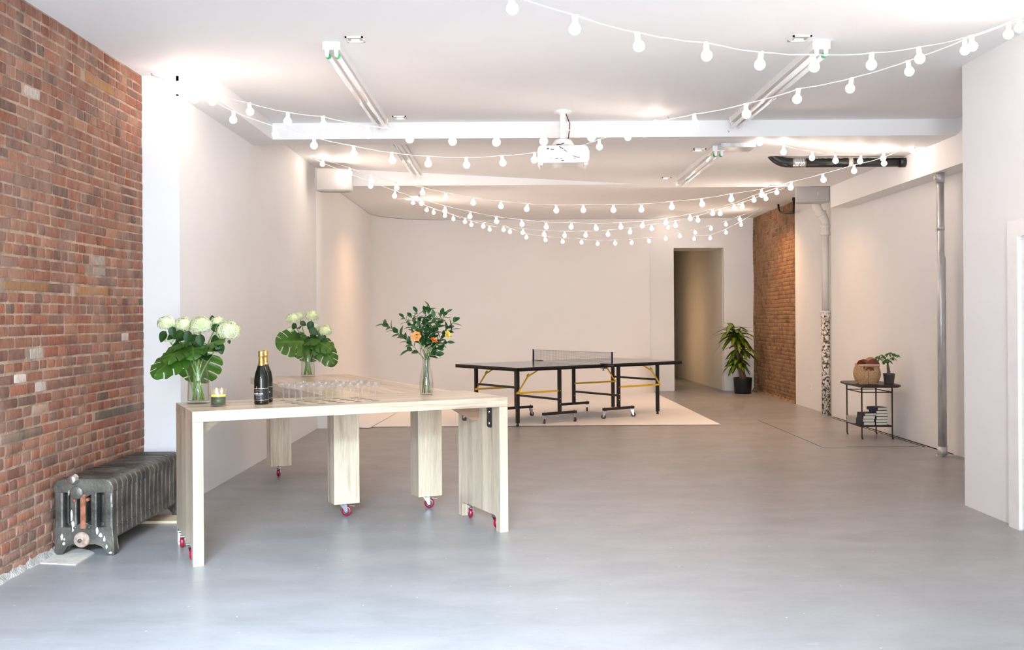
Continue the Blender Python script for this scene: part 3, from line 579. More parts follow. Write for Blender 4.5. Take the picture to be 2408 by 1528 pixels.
# ---------------------------------------------------------------- cast iron radiator
def radiator():
    x0, x1, y0 = -2.80, -2.44, 6.06; n, pitch = 16, .0785; zb, zt = .10, .465
    t = thing('radiator', 'old cast iron radiator with peeling grey paint, standing along the left brick wall', 'radiator', (x0, y0, 0))
    wd = x1-x0
    for i in range(n):
        ends = i in (0, n-1); ya = i*pitch; b = MB(); b.use('radiator')
        # five fins joined by a top and bottom header, rounded shoulders
        def lobe(u, v, _y=ya):
            return None
        cols = [.0, .085, .1545, .224, .293]; cw = [.052, .038, .034, .038, .067]
        xs = [(.0, .058), (.098, .140), (.165, .197), (.222, .262), (.302, .36)]
        zt_, rr = zt, .045
        for k, (a, c_) in enumerate(xs):
            if not ends and k not in (0, 4): continue
            b.box((a, ya+.006, zb+.05), (c_, ya+pitch-.006, zt_-.06), bev=.014 if k in (0, 4) else .01)
        # top header with rounded shoulders
        arc = []
        for q in range(7): an = PI-PI/2*q/6; arc.append((rr+rr*math.cos(an), zt_-rr+rr*math.sin(an)))
        for q in range(7): an = PI/2-PI/2*q/6; arc.append((wd-rr+rr*math.cos(an), zt_-rr+rr*math.sin(an)))
        hb = zt_-.085
        pts = arc+[(wd, hb), (wd-.058, hb)] + [(wd*.72, hb+.012), (wd*.5, hb-.035), (wd*.28, hb+.012), (.058, hb), (0, hb)]
        b.prism(pts, ya+.004, ya+pitch-.004, 'Y', .009)
        lo = zb+.075; bt = zb-.012
        if i == 0 or i == n-1:
            pts = [(0, lo), (.058, lo), (wd*.3, lo-.01), (wd*.5, lo+.035), (wd*.7, lo-.01), (wd-.058, lo), (wd, lo), (wd, .03), (wd+.008, .012), (wd+.006, 0), (wd-.035, 0), (wd-.045, .03), (wd-.062, .062), (wd-.105, .078), (wd*.5, .060), (.112, .078), (.075, .062), (.056, .03), (.054, 0.006), (.012, .006), (.012, .03), (0, .06)]
        else:
            pts = [(0, lo), (.07, lo), (wd*.5, lo+.02), (wd-.07, lo), (wd, lo), (wd, bt+.02), (wd-.02, bt), (wd*.5, bt-.012), (.02, bt), (0, bt+.02)]
        b.prism(pts, ya+.004, ya+pitch-.004, 'Y', .008)
        if not ends: b.box((.03, ya+.025, lo-.02), (wd-.03, ya+pitch-.025, hb+.01))
        # raised rib line
        b.tube([(wd+.0015, ya+.006, zb+.04), (wd+.0015, ya+.006, zt_-rr), (wd-rr*.3, ya+.006, zt_-rr*.3), (wd-rr, ya+.006, zt_+.0015), (rr, ya+.006, zt_+.0015)], .0022, 6)
        b.build('section', None, t)
    def plug(name, x, z, prof, m, y=.004, n_=22, lab=None):
        q = MB(); q.lathe(prof, n=n_, mt=Matrix.Translation((x, y, z)) @ Matrix.Rotation(PI/2, 4, 'X')); o = q.build(name, m, t)
        if lab: o['label'] = lab
        return o
    plug('air_vent', .128, .470, [(0, .045), (.020, .045), (.026, .040), (.028, .026), (.031, .024), (.032, .006), (.018, -.02), (0, -.02)], 'silver', lab='silver air vent knob')
    plug('top_cap', .144, .385, [(0, .010), (.034, .010), (.041, .004), (.042, -.01)], 'radiator', .002)
    plug('bottom_plug', .170, .098, [(0, .026), (.018, .026), (.021, .022), (.024, .020), (.026, .014), (.042, .012), (.048, .004), (.048, -.02)], 'rustpale', .004)
    plug('plug_nut', .170, .098, [(0, .036), (.012, .036), (.014, .02)], 'radiator', .004, 6)
    for x, z in ((.125, .335), (.205, .340), (.130, .170), (.214, .172)): plug('bolt', x, z, [(0, .008), (.010, .007), (.012, 0), (.012, -.02)], 'rust' if z > .3 else 'radiator', .006, 10)
    q = MB(); q.box((.165, -.003, .165), (.197, .003, .375), bev=.002); o = q.build('rust_strip', 'rust', t); o['label'] = 'rusty middle column of the radiator end'
    # chips of pale paint on the end
    for (x, z, a, c_) in ((.110, .245, .009, .055), (.120, .175, .012, .04), (.113, .20, .006, .02), (.352, .345, .006, .03), (.357, .305, .004, .014), (.050, .115, .012, .022), (.062, .075, .012, .012), (.066, .100, .008, .010), (.265, .150, .012, .030), (.285, .125, .018, .016), (.310, .10, .010, .022), (.322, .055, .009, .014), (.095, .385, .005, .022), (.345, .018, .014, .008)):
        q = MB(); rn = random.Random(int(x*1000)); pts = [(x+a*rn.uniform(.5, 1)*math.cos(2*PI*k/9)*.9, z+c_*rn.uniform(.55, 1)*math.sin(2*PI*k/9)) for k in range(9)]
        q.prism(pts, .0005, .0045, 'Y'); q.build('paint_patch', 'pale', t)
radiator()
q = MB(); s0 = [F(92, 1325), F(178, 1329), F(222, 1301), F(205, 1293), F(150, 1288), F(120, 1295)]
v = [q.bm.verts.new((max(p.x, -2.80), p.y, .0)) for p in s0]; v2 = [q.bm.verts.new((max(p.x, -2.80), p.y, .0055)) for p in s0]; q._f(v[::-1]); q._f(v2)
for i in range(6): q._f([v[i], v[(i+1) % 6], v2[(i+1) % 6], v2[i]])
tag(q.build('floor_slab', 'stone'), 'thin broken pale stone slab on the floor under the radiator\'s front foot', 'slab')
q = MB(); q.box((-2.75, 7.0, 0), (-2.36, 7.22, .018), bev=.002); tag(q.build('wood_plank', 'plankw'), 'pale wood plank lying under the far end of the radiator', 'plank')

# ---------------------------------------------------------------- fluorescent battens
def batten(x, y0, y1, zc, label, box=False):
    t = thing('fluorescent_light', label, 'ceiling light', (x, y0, zc), 0, 'unlit fluorescent battens'); L_ = y1-y0
    b = MB(); b.box((-.055, .004, -.052), (.055, L_-.004, 0), bev=.003); b.build('housing', 'white', t)
    for y, s in ((0, 1), (L_, -1)):
        b = MB(); b.box((-.060, y, -.056), (.060, y+s*.028, 0), bev=.003); o = b.build('end_cap', 'whiteplastic', t)
        for dx in (-.031, .031):
            q = MB(); q.prism([(dx-.016, -.05), (dx+.016, -.05), (dx+.012, -.092), (dx+.006, -.104), (dx-.006, -.104), (dx-.012, -.092)], y+s*.004, y+s*.024, 'Y', .002); q.build('lamp_holder', 'whiteplastic', o)
            q = MB(); q.lathe([(0, -.002), (.0015, -.002), (.002, .0)], n=8, mt=Matrix.Translation((dx*1.0, y, -.022)) @ Matrix.Rotation(PI/2*s, 4, 'X')); q.build('screw', 'black', o)
    for dx in (-.031, .031):
        sx = -.006 if x > 0 else .006
        q = MB(); q.tube([(dx+sx, .026, -.092), (dx+sx, L_-.026, -.092)], .0185, 16); o = q.build('tube', 'tube', t)
        q = MB(); q.tube([(dx+sx, .0245, -.092), (dx+sx, .040, -.092)], .0192, 16); q.build('tube_ring', 'green', o)
    return t
batten(-1.205, 6.70, 9.32, 3.299, 'unlit twin tube fluorescent batten on the front ceiling, left one')
batten(2.115, 6.76, 9.36, 3.299, 'unlit twin tube fluorescent batten on the front ceiling, right one')
batten(-1.18, 9.95, 12.55, 3.286, 'unlit fluorescent batten beyond the first beam, left of the projector')
batten(2.09, 10.0, 12.3, 3.144, 'unlit fluorescent batten beyond the first beam, beside the grey metal box')
q = MB(); q.box((2.075, 9.835, 3.098), (2.42, 10.14, 3.1435), bev=.003)
tag(q.build('junction_box', 'galv'), 'flat grey metal box on the ceiling at the near end of the rear right batten', 'junction box')

# small recessed square lights in the ceiling
for px, py, wpx, zc, pw, lb in ((835, 93, 42, 3.299, .25, 'small square recessed light right of the front left batten'), (1881, 91, 44, 3.299, .25, 'small square recessed light left of the front right batten'), (940, 277, 32, 3.299, .25, 'small recessed light at the far end of the front left batten'), (1643, 353, 30, 3.144, .5, 'small recessed light left of the grey metal box'), (1566, 419, 22, 3.144, .9, 'small recessed light left of the rear right batten\'s far end'), (1812, 440, 18, 3.144, .75, 'small recessed light at the edge of the second beam above the string lights'), (1740, 480, 20, 3.29, 2.0, 'small recessed light in the back ceiling near the far brick wall'), (978, 461, 20, 3.29, 1.2, 'small recessed light in the back ceiling left of centre'), (770, 369, 22, 3.375, .5, 'small recessed light above the left loudspeaker')):
    p = F(px, py, zc-.006)
    if px == 1812: p.y = 13.12
    if px == 770: p = Vector((-2.10, 11.6, 0)); zc = 3.144+.0646*(1.70-p.x)-.004
    a = wpx*p.y/FP/2
    t = thing('recessed_light', lb, 'ceiling light', (p.x, p.y, zc), 0, 'small recessed ceiling lights')
    q = MB(); q.box((-a, -a, -.010), (a, -a+.012, 0)); q.box((-a, a-.012, -.010), (a, a, 0)); q.box((-a, -a, -.010), (-a+.012, a, 0)); q.box((a-.012, -a, -.010), (a, a, 0)); q.build('frame', 'white', t)
    q = MB(); q.box((-a+.012, -a+.012, -.003), (a-.012, a-.012, 0)); q.build('cover', 'speaker', t)
    q = MB(); q.box((-a*.45, a*.25, -.006), (a*.45, a*.5, -.0031)); q.build('lens', 'lens', t)
    l = bpy.data.lights.new('downlight', 'AREA'); l.size = a*1.2; l.energy = LP['down']*pw; l.color = LC['down']; l.spread = math.radians(130)
    o = bpy.data.objects.new('downlight', l); COL.objects.link(o); o.parent = t; o.location = (0, 0, -.012)

# ---------------------------------------------------------------- projector
def projector():
    pc = D(1324, 368, 9.05); t = thing('projector', 'white projector hanging from a short ceiling pole near the middle of the room', 'projector', (pc.x, pc.y, 3.299), math.radians(-2))
    zc = pc.z-3.299
    q = MB(); q.lathe([(0, 0), (.085, 0), (.085, -.006), (.078, -.016), (.045, -.022), (.03, -.03), (0, -.03)], n=28, mt=Matrix.Diagonal((1, 1.3, 1, 1))); q.build('ceiling_plate', 'white', t)
    zp = zc+.145
    q = MB(); q.box((-.025, -.022, zp), (.025, .022, -.02), bev=.004); q.box((-.015, -.026, zp), (.015, -.02, zp+.04), bev=.002); q.build('pole', 'white', t)
    q = MB(); q.lathe([(0, .045), (.05, .045), (.075, .035), (.09, .012), (.09, .006), (.098, .0), (.105, -.018), (.06, -.03), (0, -.03)], (0, 0, zp-.032), 28, mt=None); q.build('swivel_mount', 'white', t)
    for a in (.4, 1.9, 3.5, 5.2):
        q = MB(); q.tube([(.07*math.cos(a), .07*math.sin(a), zp-.045), (.15*math.cos(a), .11*math.sin(a), zp-.065)], .008, 8); q.build('mount_arm', 'white', t)
    bz = zp-.068; w, d, h = .232, .155, .155
    q = MB(); out = [(-w+.02, bz), (w-.035, bz), (w-.012, bz-.02), (w, bz-.055), (w, bz-h+.03), (w-.015, bz-h), (-w+.008, bz-h), (-w, bz-h+.02), (-w, bz-.045), (-w+.01, bz-.015)]
    q.prism(out, -d, d, 'Y', .009); body = q.build('body', 'whiteplastic', t)
    f = -d-.0008
    def rect(nm, x, z, a, b_, m, th=.002):
        r = MB(); r.box((x-a, f-th, z-b_), (x+a, f+.001, z+b_)); return r.build(nm, m, body)
    rect('power_socket', -.138, bz-.030, .009, .006, 'blackpl'); rect('socket', -.098, bz-.030, .016, .010, 'speaker'); rect('socket', -.098, bz-.038, .016, .003, 'dcord', .003)
    for x, a in ((-.110, .003), (-.058, .011), (-.018, .009), (.018, .005), (.044, .003), (.058, .003), (.072, .003), (.100, .008)): rect('port', x, bz-.118, a, .0035, 'blackpl')
    o = rect('port', -.005, bz-.137, .013, .005, 'netpost'); o['label'] = 'blue port'
    g = MB()
    for i in range(9): g.box((.082+i*.010, f-.001, bz-.062), (.089+i*.010, f+.0015, bz-.030))
    g.build('vent_grille', 'speaker', body)
    g = MB(); g.lathe([(.038, 0), (.045, 0), (.045, .03), (.038, .03)], n=24, mt=Matrix.Translation((-.10, d, bz-.08)) @ Matrix.Rotation(-PI/2, 4, 'X')); g.build('lens', 'blackpl', body)
    for sx in (-1, 1):
        g = MB(); g.prism([(sx*(w-.012), bz-h+.002), (sx*(w-.05), bz-h+.002), (sx*(w-.045), bz-h-.02), (sx*(w-.02), bz-h-.02)], -d+.02, d-.02, 'Y', .003); g.build('foot', 'whiteplastic', body)
    k = MB(); k.tube([(.028, -.03, -.028), (.045, -.035, -.07), (.062, -.04, -.12), (.060, -.04, -.16), (.050, -.04, zp+.02), (.040, -.05, zp), (.02, -.09, zp-.035), (-.03, -.12, zp-.055), (-.06, -.13, zp-.060)], .0042, 8)
    k.tube([(-.035, f-.003, bz-.012), (.01, f-.012, bz-.045), (.06, f-.02, bz-.085), (.10, f-.018, bz-.105), (.140, f-.005, bz-.112), (.148, f, bz-.105)], .0036, 8); k.build('cable', 'dcord', t)
projector()

# ---------------------------------------------------------------- loudspeakers
def speaker(x, y, z, rz, w, h, d, label):
    t = thing('loudspeaker', label, 'speaker', (x, y, z), rz, 'pale wall speakers')
    q = MB(); q.prism([(-w/2, 0), (w/2, 0), (w/2-.06, d), (-w/2+.06, d)], -h/2, h/2, 'Z', .006); q.build('cabinet', 'speaker', t)
    q = MB(); q.box((-w/2+.012, -.012, -h/2+.012), (w/2-.012, .001, h/2-.012), bev=.004); q.build('grille', 'speaker', t)
    q = MB(); q.box((w*.13, -.015, -.018), (w*.13+.012, -.011, .018), bev=.001); q.build('badge', 'pale', t)
    q = MB(); q.box((-.06, d-.002, -.05), (.06, d+.06, .05)); q.build('wall_bracket', 'blackpl', t)
p = D(786, 422, 12.35); speaker(p.x, p.y, p.z, math.radians(7), .46, .285, .17, 'pale loudspeaker up in the left corner under the ceiling')
p = D(1911, 459, 13.42); speaker(p.x, p.y, p.z+.02, math.radians(-3), .465, .235, .17, 'pale loudspeaker high on the right above the old pipe')

# ---------------------------------------------------------------- pipes
def blackpipe():
    Y = 10.75; r = .050; zc = 3.144-.066; xr = 4.250
    p = D(1797, 380, Y); xl = p.x
    t = thing('drain_pipe', 'black horizontal drain pipe hung under the ceiling at the right', 'pipe', (0, Y, zc))
    q = MB(); q.tube([(xl+.40, 0, 0), (xr, 0, 0)], r, 20); q.build('pipe', 'blackpl', t)
    q = MB(); pts = []
    for i in range(9): a = PI/2*i/8; pts.append((xl+.30-.22*math.sin(a)-.02, 0, .16*(1-math.cos(a))))
    q.tube([(xl+.32, 0, 0)]+pts[1:], r*1.04, 20); q.build('elbow', 'blackpl', t)
    q = MB()
    for i in range(4): q.tube([(xl+.315+i*.030, 0, 0), (xl+.335+i*.030, 0, 0)], r*1.10, 20)
    q.tube([(xl+.30, 0, 0), (xl+.44, 0, 0)], r*1.05, 20); o = q.build('band_clamp', 'bolt', t); o['label'] = 'shiny steel band clamp'
    q = MB(); q.tube([(xl+.90, 0, 0), (xl+.945, 0, 0)], r*1.12, 20); q.tube([(xl+.92, 0, r), (xl+.92, 0, .066)], .012, 8); q.build('pipe_hanger', 'pale', t)
    q = MB(); q.tube([(xr-.06, 0, 0), (xr+.002, 0, 0)], r*1.12, 20); q.build('coupling', 'blackpl', t)
    rn = random.Random(4)
    for i in range(9):
        x = lerp(xl+.55, xr-.1, i/8)+rn.uniform(-.03, .03); q = MB(); n = 10; ln = rn.uniform(.10, .26)
        def P(u, v): a = PI/2+PI*.10+ (v-.5)*.75; return Vector((x+(u-.5)*ln, -math.cos(a-PI/2+PI/2)*0-(r+.003)*math.cos(.35+v*.8+.35*mnoise.noise(Vector((x*9+u*6, v, 0)))), (r+.0012)*math.sin(.9+v*.6+.25*mnoise.noise(Vector((x*9+u*6, v, 0))))))
        q.grid(P, n, 4); q.build('paint_smear', 'pale', t)
blackpipe()
def galv():
    b = F(2219, 1073); t = thing('steel_conduit', 'tall galvanised steel pipe pair running floor to soffit beside the right wall', 'pipe', (4.36, b.y, 0))
    zt = 2.86
    q = MB(); q.tube([(-.03, 0, 0), (-.03, 0, zt-.01)], .036, 20); q.build('pipe', 'galv', t)
    q = MB(); q.tube([(.022, .055, 0), (.022, .055, 2.0), (.0, .085, 2.1)], .021, 16); q.build('pipe', 'galv', t)
    q = MB(); q.tube([(-.03, 0, zt-.10), (-.03, 0, zt-.003)], .042, 20); q.tube([(-.03, 0, zt-.05), (-.09, 0, zt-.05)], .022, 14); q.build('coupling', 'galv', t)
    q = MB(); q.tube([(-.03, 0, 2.28), (-.03, 0, 2.33)], .039, 20); q.build('coupling', 'galv', t)
    q = MB(); q.box((-.075, -.04, 0), (.08, .06, .012)); q.tube([(-.03, 0, 0), (-.03, 0, .10)], .043, 20); q.tube([(.022, .055, 0), (.022, .055, .10)], .026, 20); q.build('floor_flange', 'galv', t)
galv()
def oldpipe():
    m = bpy.data.materials.new('peeling_paint'); m.use_nodes = True; nt = m.node_tree; N = nt.nodes; L = nt.links; p = N['Principled BSDF']; p.inputs['Roughness'].default_value = .6
    tc = N.new('ShaderNodeTexCoord'); nz = N.new('ShaderNodeTexNoise'); nz.inputs['Scale'].default_value = 26; nz.inputs['Detail'].default_value = 9; nz.inputs['Roughness'].default_value = .7; L.new(tc.outputs['Object'], nz.inputs['Vector'])
    sp_ = N.new('ShaderNodeSeparateXYZ'); L.new(tc.outputs['Object'], sp_.inputs[0]); mr = N.new('ShaderNodeMapRange'); mr.inputs['From Min'].default_value = 1.35; mr.inputs['From Max'].default_value = 1.50; mr.inputs['To Min'].default_value = -.012; mr.inputs['To Max'].default_value = -.16; L.new(sp_.outputs['Z'], mr.inputs[0])
    ad = N.new('ShaderNodeMath'); L.new(nz.outputs[0], ad.inputs[0]); L.new(mr.outputs[0], ad.inputs[1])
    cr = N.new('ShaderNodeValToRGB'); L.new(ad.outputs[0], cr.inputs[0]); e = cr.color_ramp.elements; cr.color_ramp.interpolation = 'LINEAR'
    e[0].position = .485; e[0].color = (.74, .70, .66, 1); e[1].position = .50; e[1].color = (.36, .22, .11, 1); k = e.new(.53); k.color = (.055, .06, .045, 1)
    L.new(cr.outputs[0], p.inputs['Base Color']); bp = N.new('ShaderNodeBump'); bp.inputs['Strength'].default_value = .5; bp.inputs['Distance'].default_value = .01; L.new(nz.outputs[0], bp.inputs['Height']); L.new(bp.outputs[0], p.inputs['Normal'])
    M['peel'] = m
    t = thing('old_soil_pipe', 'old white painted pipe with peeling patches, standing in the right wall corner', 'pipe', (4.48, 14.22, 0))
    r = .060
    q = MB(); q.tube([(0, 0, 0), (0, 0, 1.42)], r, 24); q.build('lower_pipe', 'peel', t)
    q = MB(); q.lathe([(r*.9, 1.38), (r*1.22, 1.39), (r*1.25, 1.41), (r*1.1, 1.43), (r*1.1, 1.455), (r*1.3, 1.465), (r*1.3, 1.49), (r*1.0, 1.495)], n=24); q.build('joint', 'peel', t)
    q = MB(); q.tube([(0, 0, 1.48), (0, 0, 2.62)], r*.86, 24); q.build('upper_pipe', 'peel', t)
    q = MB(); q.lathe([(r*.8, 2.56), (r*1.2, 2.57), (r*1.22, 2.60), (r*1.05, 2.62), (r*1.05, 2.68), (r*1.22, 2.69), (r*1.22, 2.715), (r*.9, 2.72)], n=24); q.build('joint', 'peel', t)
    pts = [(0, 0, 2.70), (0, 0, 2.76), (-.03, 0, 2.83), (-.09, 0, 2.91), (-.125, 0, 2.98), (-.13, 0, 3.04), (-.13, 0, 3.29)]
    q = MB(); q.tube(pts, [r*1.0, r*1.05, r*1.15, r*1.05, r*1.2, r*1.2, r*.9], 24); q.build('offset_bend', 'peel', t)
    for z, x in ((2.875, -.055), (3.05, -.13)):
        q = MB(); q.lathe([(r*1.0, -.02), (r*1.3, -.015), (r*1.3, .015), (r*1.0, .02)], n=24, mt=Matrix.Translation((x, 0, z)) @ Matrix.Rotation(-.6 if z < 3 else 0, 4, 'Y')); q.build('collar', 'peel', t)
oldpipe()
t = thing('wall_bracket', 'dark U-shaped iron pipe bracket at the top of the far brick wall', 'bracket', (0, 0, 0))
pts = []
for px, py, X in ((1830, 471, 4.47), (1831, 492, 4.47), (1836, 500, 4.47), (1866, 500, 4.47), (1867, 472, 4.47)): pts.append(XP(px, py, X))
q = MB(); q.tube(pts, .018, 10); q.build('bar', 'iron', t)
for i in (0, 4):
    q = MB(); q.tube([pts[i], pts[i]+Vector((0, 0, .05))], .028, 10); q.build('end_fitting', 'iron', t)
p = XP(1906.5, 910, 4.575); t = thing('wall_outlet', 'small white double wall outlet low on the wall beside the old pipe', 'outlet', (4.575, p.y, p.z))
q = MB(); q.box((-.008, -.038, -.062), (0, .038, .062), bev=.003); q.build('cover_plate', 'whiteplastic', t)
for z in (-.025, .025):
    q = MB(); q.box((-.011, -.017, z-.015), (-.006, .017, z+.015), bev=.003); q.build('socket', 'whiteplastic', t)
# ---------------------------------------------------------------- string lights
def bulb_mesh():
    b = MB(); r = .0285; prof = [(0, -r)]+[(r*math.sin(PI*i/9), -r*math.cos(PI*i/9)) for i in range(1, 8)]+[(.0125, .030), (.0115, .036)]
    b.lathe(prof, n=14); bmesh.ops.recalc_face_normals(b.bm, faces=b.bm.faces)
    me = bpy.data.meshes.new('bulb'); b.bm.to_mesh(me); b.bm.free(); me.materials.append(M['bulb'])
    s = MB(); s.lathe([(0, .033), (.0135, .033), (.0145, .050), (.0125, .062), (.008, .068), (0, .069)], n=12); s.box((-.016, -.006, .058), (.016, .006, .068))
    bmesh.ops.recalc_face_normals(s.bm, faces=s.bm.faces); me2 = bpy.data.meshes.new('socket'); s.bm.to_mesh(me2); s.bm.free(); me2.materials.append(M['cord'])
    return me, me2
BM_, SM_ = bulb_mesh()
rs = random.Random(3)
def string(label, bulbs, Y0, Y1, a0=None, a1=None, x0=None, x1=None):
    """bulbs: pixel centres; Y runs Y0..Y1 from the first to the last one by picture x; a0/a1: world anchor points"""
    xa = x0 if x0 is not None else bulbs[0][0]; xb = x1 if x1 is not None else bulbs[-1][0]
    base = D(*bulbs[0], lerp(Y0, Y1, (bulbs[0][0]-xa)/(xb-xa)))
    t = thing('string_light', label, 'string light', (0, 0, 0), 0, 'strings of globe bulbs')
    tops = []
    for px, py in bulbs:
        u = (px-xa)/(xb-xa)
        # perspective-correct interpolation of depth between the two ends
        Y = 1/lerp(1/Y0, 1/Y1, u); p = D(px, py, Y)
        m = Matrix.Translation(p+Vector((0, 0, .066))) @ Matrix.Rotation(rs.uniform(-.16, .16), 4, 'Y') @ Matrix.Rotation(rs.uniform(-.12, .12), 4, 'X') @ Matrix.Rotation(rs.uniform(0, 3), 4, 'Z') @ Matrix.Translation((0, 0, -.066))
        o = bpy.data.objects.new('bulb', BM_); COL.objects.link(o); o.parent = t; o.matrix_local = m
        k = bpy.data.objects.new('socket', SM_); COL.objects.link(k); k.parent = t; k.matrix_local = m
        tops.append(m @ Vector((0, 0, .066)))
    pts = ([Vector(a0)] if a0 is not None else [])+tops+([Vector(a1)] if a1 is not None else [])
    # smooth cord through the sockets, sagging a little between them
    sm = []
    for i in range(len(pts)-1):
        a, b_ = pts[i], pts[i+1]; n = 6; L_ = (b_-a).length
        for k in range(n):
            u = k/n; p = a.lerp(b_, u); p = p+Vector((0, 0, -.018*L_*4*u*(1-u))) + Vector((0, rs.uniform(-.002, .002), rs.uniform(-.0015, .0015))); sm.append(p)
    sm.append(pts[-1]); q = MB(); q.tube(sm, .0028, 6); q.build('cord', 'cord', t)
    for a in (a0, a1):
        if a is not None:
            q = MB(); a = Vector(a); q.tube([a+Vector((0, 0, .012)), a, a+Vector((.008, 0, -.008)), a+Vector((.012, 0, .002))], .003, 6); q.build('hook', 'zinc', t)
    return t
A_L = F(356, 176, 3.287); A_R = Vector((D(2470, 28, 6.1).x, 6.1, 3.287)); A_M = F(1570, 276, 3.287)
A_B = D(1712, 309, 9.503); A_RR = F(2152, 349, 3.132); A_L2 = F(736, 374, 3.36); A_L2.z = 3.37; A_B2 = F(1846, 441, 3.132)
A_3 = F(958, 462, 3.278); A_C = F(1786, 492, 3.278); A_W = D(1545, 512, BK-.03)
S1 = [(1202, 20), (1353, 68), (1498, 108), (1660, 130), (1790, 152), (1912, 157), (2050, 152), (2160, 138), (2284, 110), (2398, 65)]
S2 = [(418, 213), (497, 239), (586, 263), (677, 285), (759, 295), (864, 317), (963, 327), (1062, 333), (1170, 334), (1282, 332), (1393, 322), (1515, 312), (1632, 292), (1754, 268), (1878, 233), (2003, 208), (2135, 168), (2268, 118), (2372, 80)]
S3 = [(459, 234), (550, 282), (646, 316), (739, 342), (832, 362), (920, 377), (1007, 385), (1096, 388), (1180, 383), (1258, 376), (1338, 366), (1409, 345), (1475, 324), (1543, 298)]
S4 = [(1786, 336), (1843, 358), (1911, 371), (1964, 378), (2025, 379), (2079, 372)]
S5 = [(760, 386), (822, 407), (872.5, 425), (931, 442), (993.5, 453), (1049, 465), (1112, 477), (1176.5, 485), (1240.6, 491.6), (1307.7, 495), (1371.5, 494), (1442, 494), (1508.4, 493), (1579, 487), (1649, 480.5), (1719.6, 469), (1790.4, 458), (1861.6, 441), (1934, 423), (2008, 402), (2078.7, 384.6), (2145, 353.4)]
S6 = [(810, 415.6), (870, 437.7), (929.5, 460.7), (990, 478), (1047.7, 496), (1107, 509), (1166.5, 520.6), (1226.3, 527.4), (1284.2, 533.7), (1344.7, 533.7), (1400.5, 537.4), (1459.2, 534), (1512, 531), (1567.2, 524), (1622, 514), (1675.7, 502), (1725, 489), (1771.6, 470.8), (1827.2, 452.6)]
S7 = [(970, 476.8), (1005, 494), (1047, 507), (1093.6, 521.3), (1137, 532), (1182.7, 540.3), (1230.6, 547.3), (1279.8, 551.6), (1328, 554), (1378, 553), (1429, 551.2), (1482.7, 545.4), (1531.6, 537.7), (1587.8, 530), (1640.3, 518), (1692.4, 502.4), (1746.8, 486.4), (1800.7, 467.2)]
S8 = [(1019.8, 499.8), (1065.5, 514.7), (1108.7, 528.3), (1150.6, 539.6), (1199, 545), (1238.3, 558), (1281.3, 564.3), (1322, 568.5), (1367, 570.2), (1405.4, 573.3), (1446, 572.6), (1485, 571.2), (1524.7, 567.2), (1564.5, 561), (1598, 555), (1634, 547.2), (1673, 538), (1706.7, 528), (1739.5, 515.7)]
S9 = [(1570.5, 535.4), (1632.8, 561.8), (1670.7, 560.5), (1706.4, 547), (1743.3, 528.3)]
string('nearest string of white globe bulbs, swooping across the top of the picture', S1, 4.6, 5.95, D(1120, -55, 4.45), A_R)
string('string of globe bulbs spanning the whole front ceiling, left corner to upper right', S2, 7.45, 6.0, A_L, A_R)
string('string of globe bulbs passing in front of the projector', S3, 7.6, 9.15, A_L, A_M)
string('short string of globe bulbs hanging in front of the black drain pipe', S4, 9.75, 10.25, A_B, A_RR)
string('string of globe bulbs from the left loudspeaker to the ceiling above the black pipe', S5, 12.0, 10.3, A_L2, A_RR)
string('string of globe bulbs starting at the left loudspeaker, second one down in the sagging cluster', S6, 12.3, 13.2, A_L2, A_B2)
string('string of globe bulbs third one down in the sagging cluster at the back', S7, 15.6, 13.35, A_3, A_B2)
string('lowest string of globe bulbs in the sagging cluster before the back wall', S8, 15.8, 17.5, A_3, A_C)
string('short string of five globe bulbs above the doorway in the back wall', S9, 18.6, 17.6, A_W, A_C)

# ---------------------------------------------------------------- leaves and flowers
def leaf_fn(m, L_, Wd, droop=.25, fold=.2, curl=0., shape='ellipse'):
    def fn(u, v):
        s = (v-.5)*2
        w = math.sin(PI*min(1, u**(.75 if shape == 'ovate' else .9)))**(.8 if shape != 'strap' else .45)*Wd/2
        if shape == 'strap': w *= (1-.35*u)
        x = s*w; y = u*L_; z = -droop*L_*u*u+abs(s)*w*fold
        yy = y*(1-.25*droop*u)
        return m @ Vector((x, yy, z))
    return fn
def leaf(b, m, L_, Wd, droop=.25, fold=.25, shape='ellipse', nu=8, nv=4, stripe=False):
    b.grid(leaf_fn(m, L_, Wd, droop, fold, 0, shape), nu, nv, True, None, (lambda u, v: max(0, 1-abs(v-.5)*2*1.15)**.9) if stripe else (lambda u, v: 1.0 if abs(v-.5) < .01 else .15))
def monstera(m, L_, Wd, droop=.2, seed=0, lobes=5):
    """heart-shaped blade with deep cuts between its lobes"""
    b = MB(); rn = random.Random(seed); per = 10; n = lobes*per; nv = 10
    cuts = {k: rn.uniform(.22, .42) for k in range(1, lobes)}
    for s in (-1, 1):
        def fn(u, v):
            t = -.22+1.22*u
            w = Wd/2*(math.sin(PI*min(1, max(0, (u*.93+.10)))**.85))**.62 if u < 1 else .0
            k = u*lobes; fr = k-math.floor(k+1e-6); edge = min(fr, 1-fr)
            back = .30*(1-u)-.05; fwd = .16+.32*u
            wav = w*(1-.10*(1-min(1, edge*4.5))*v)
            x = s*v*wav; y = L_*(max(t, 0) if v < .01 else (t+fwd*v*v*.75*(.5+.5*u)*(1-u**3)) if t > 0 else t*min(1, v*2.0)) 
            z = -droop*L_*max(0, t)**2-.10*L_*v*v+.02*L_*math.sin(k*2*PI)*v
            if u >= 1: y = L_
            return m @ Vector((x, y, z))
        def skip(i, j):
            k = round(i/per); 
            if i % per == per-1 and (i+1)//per in cuts and j >= cuts[(i+1)//per]*nv+1: return True
            return False
        def fn2(u, v): return fn(u, v)
        b.grid(fn2, n, nv, True, skip, lambda u, v: 1.0 if v < .05 else .2)
    return b
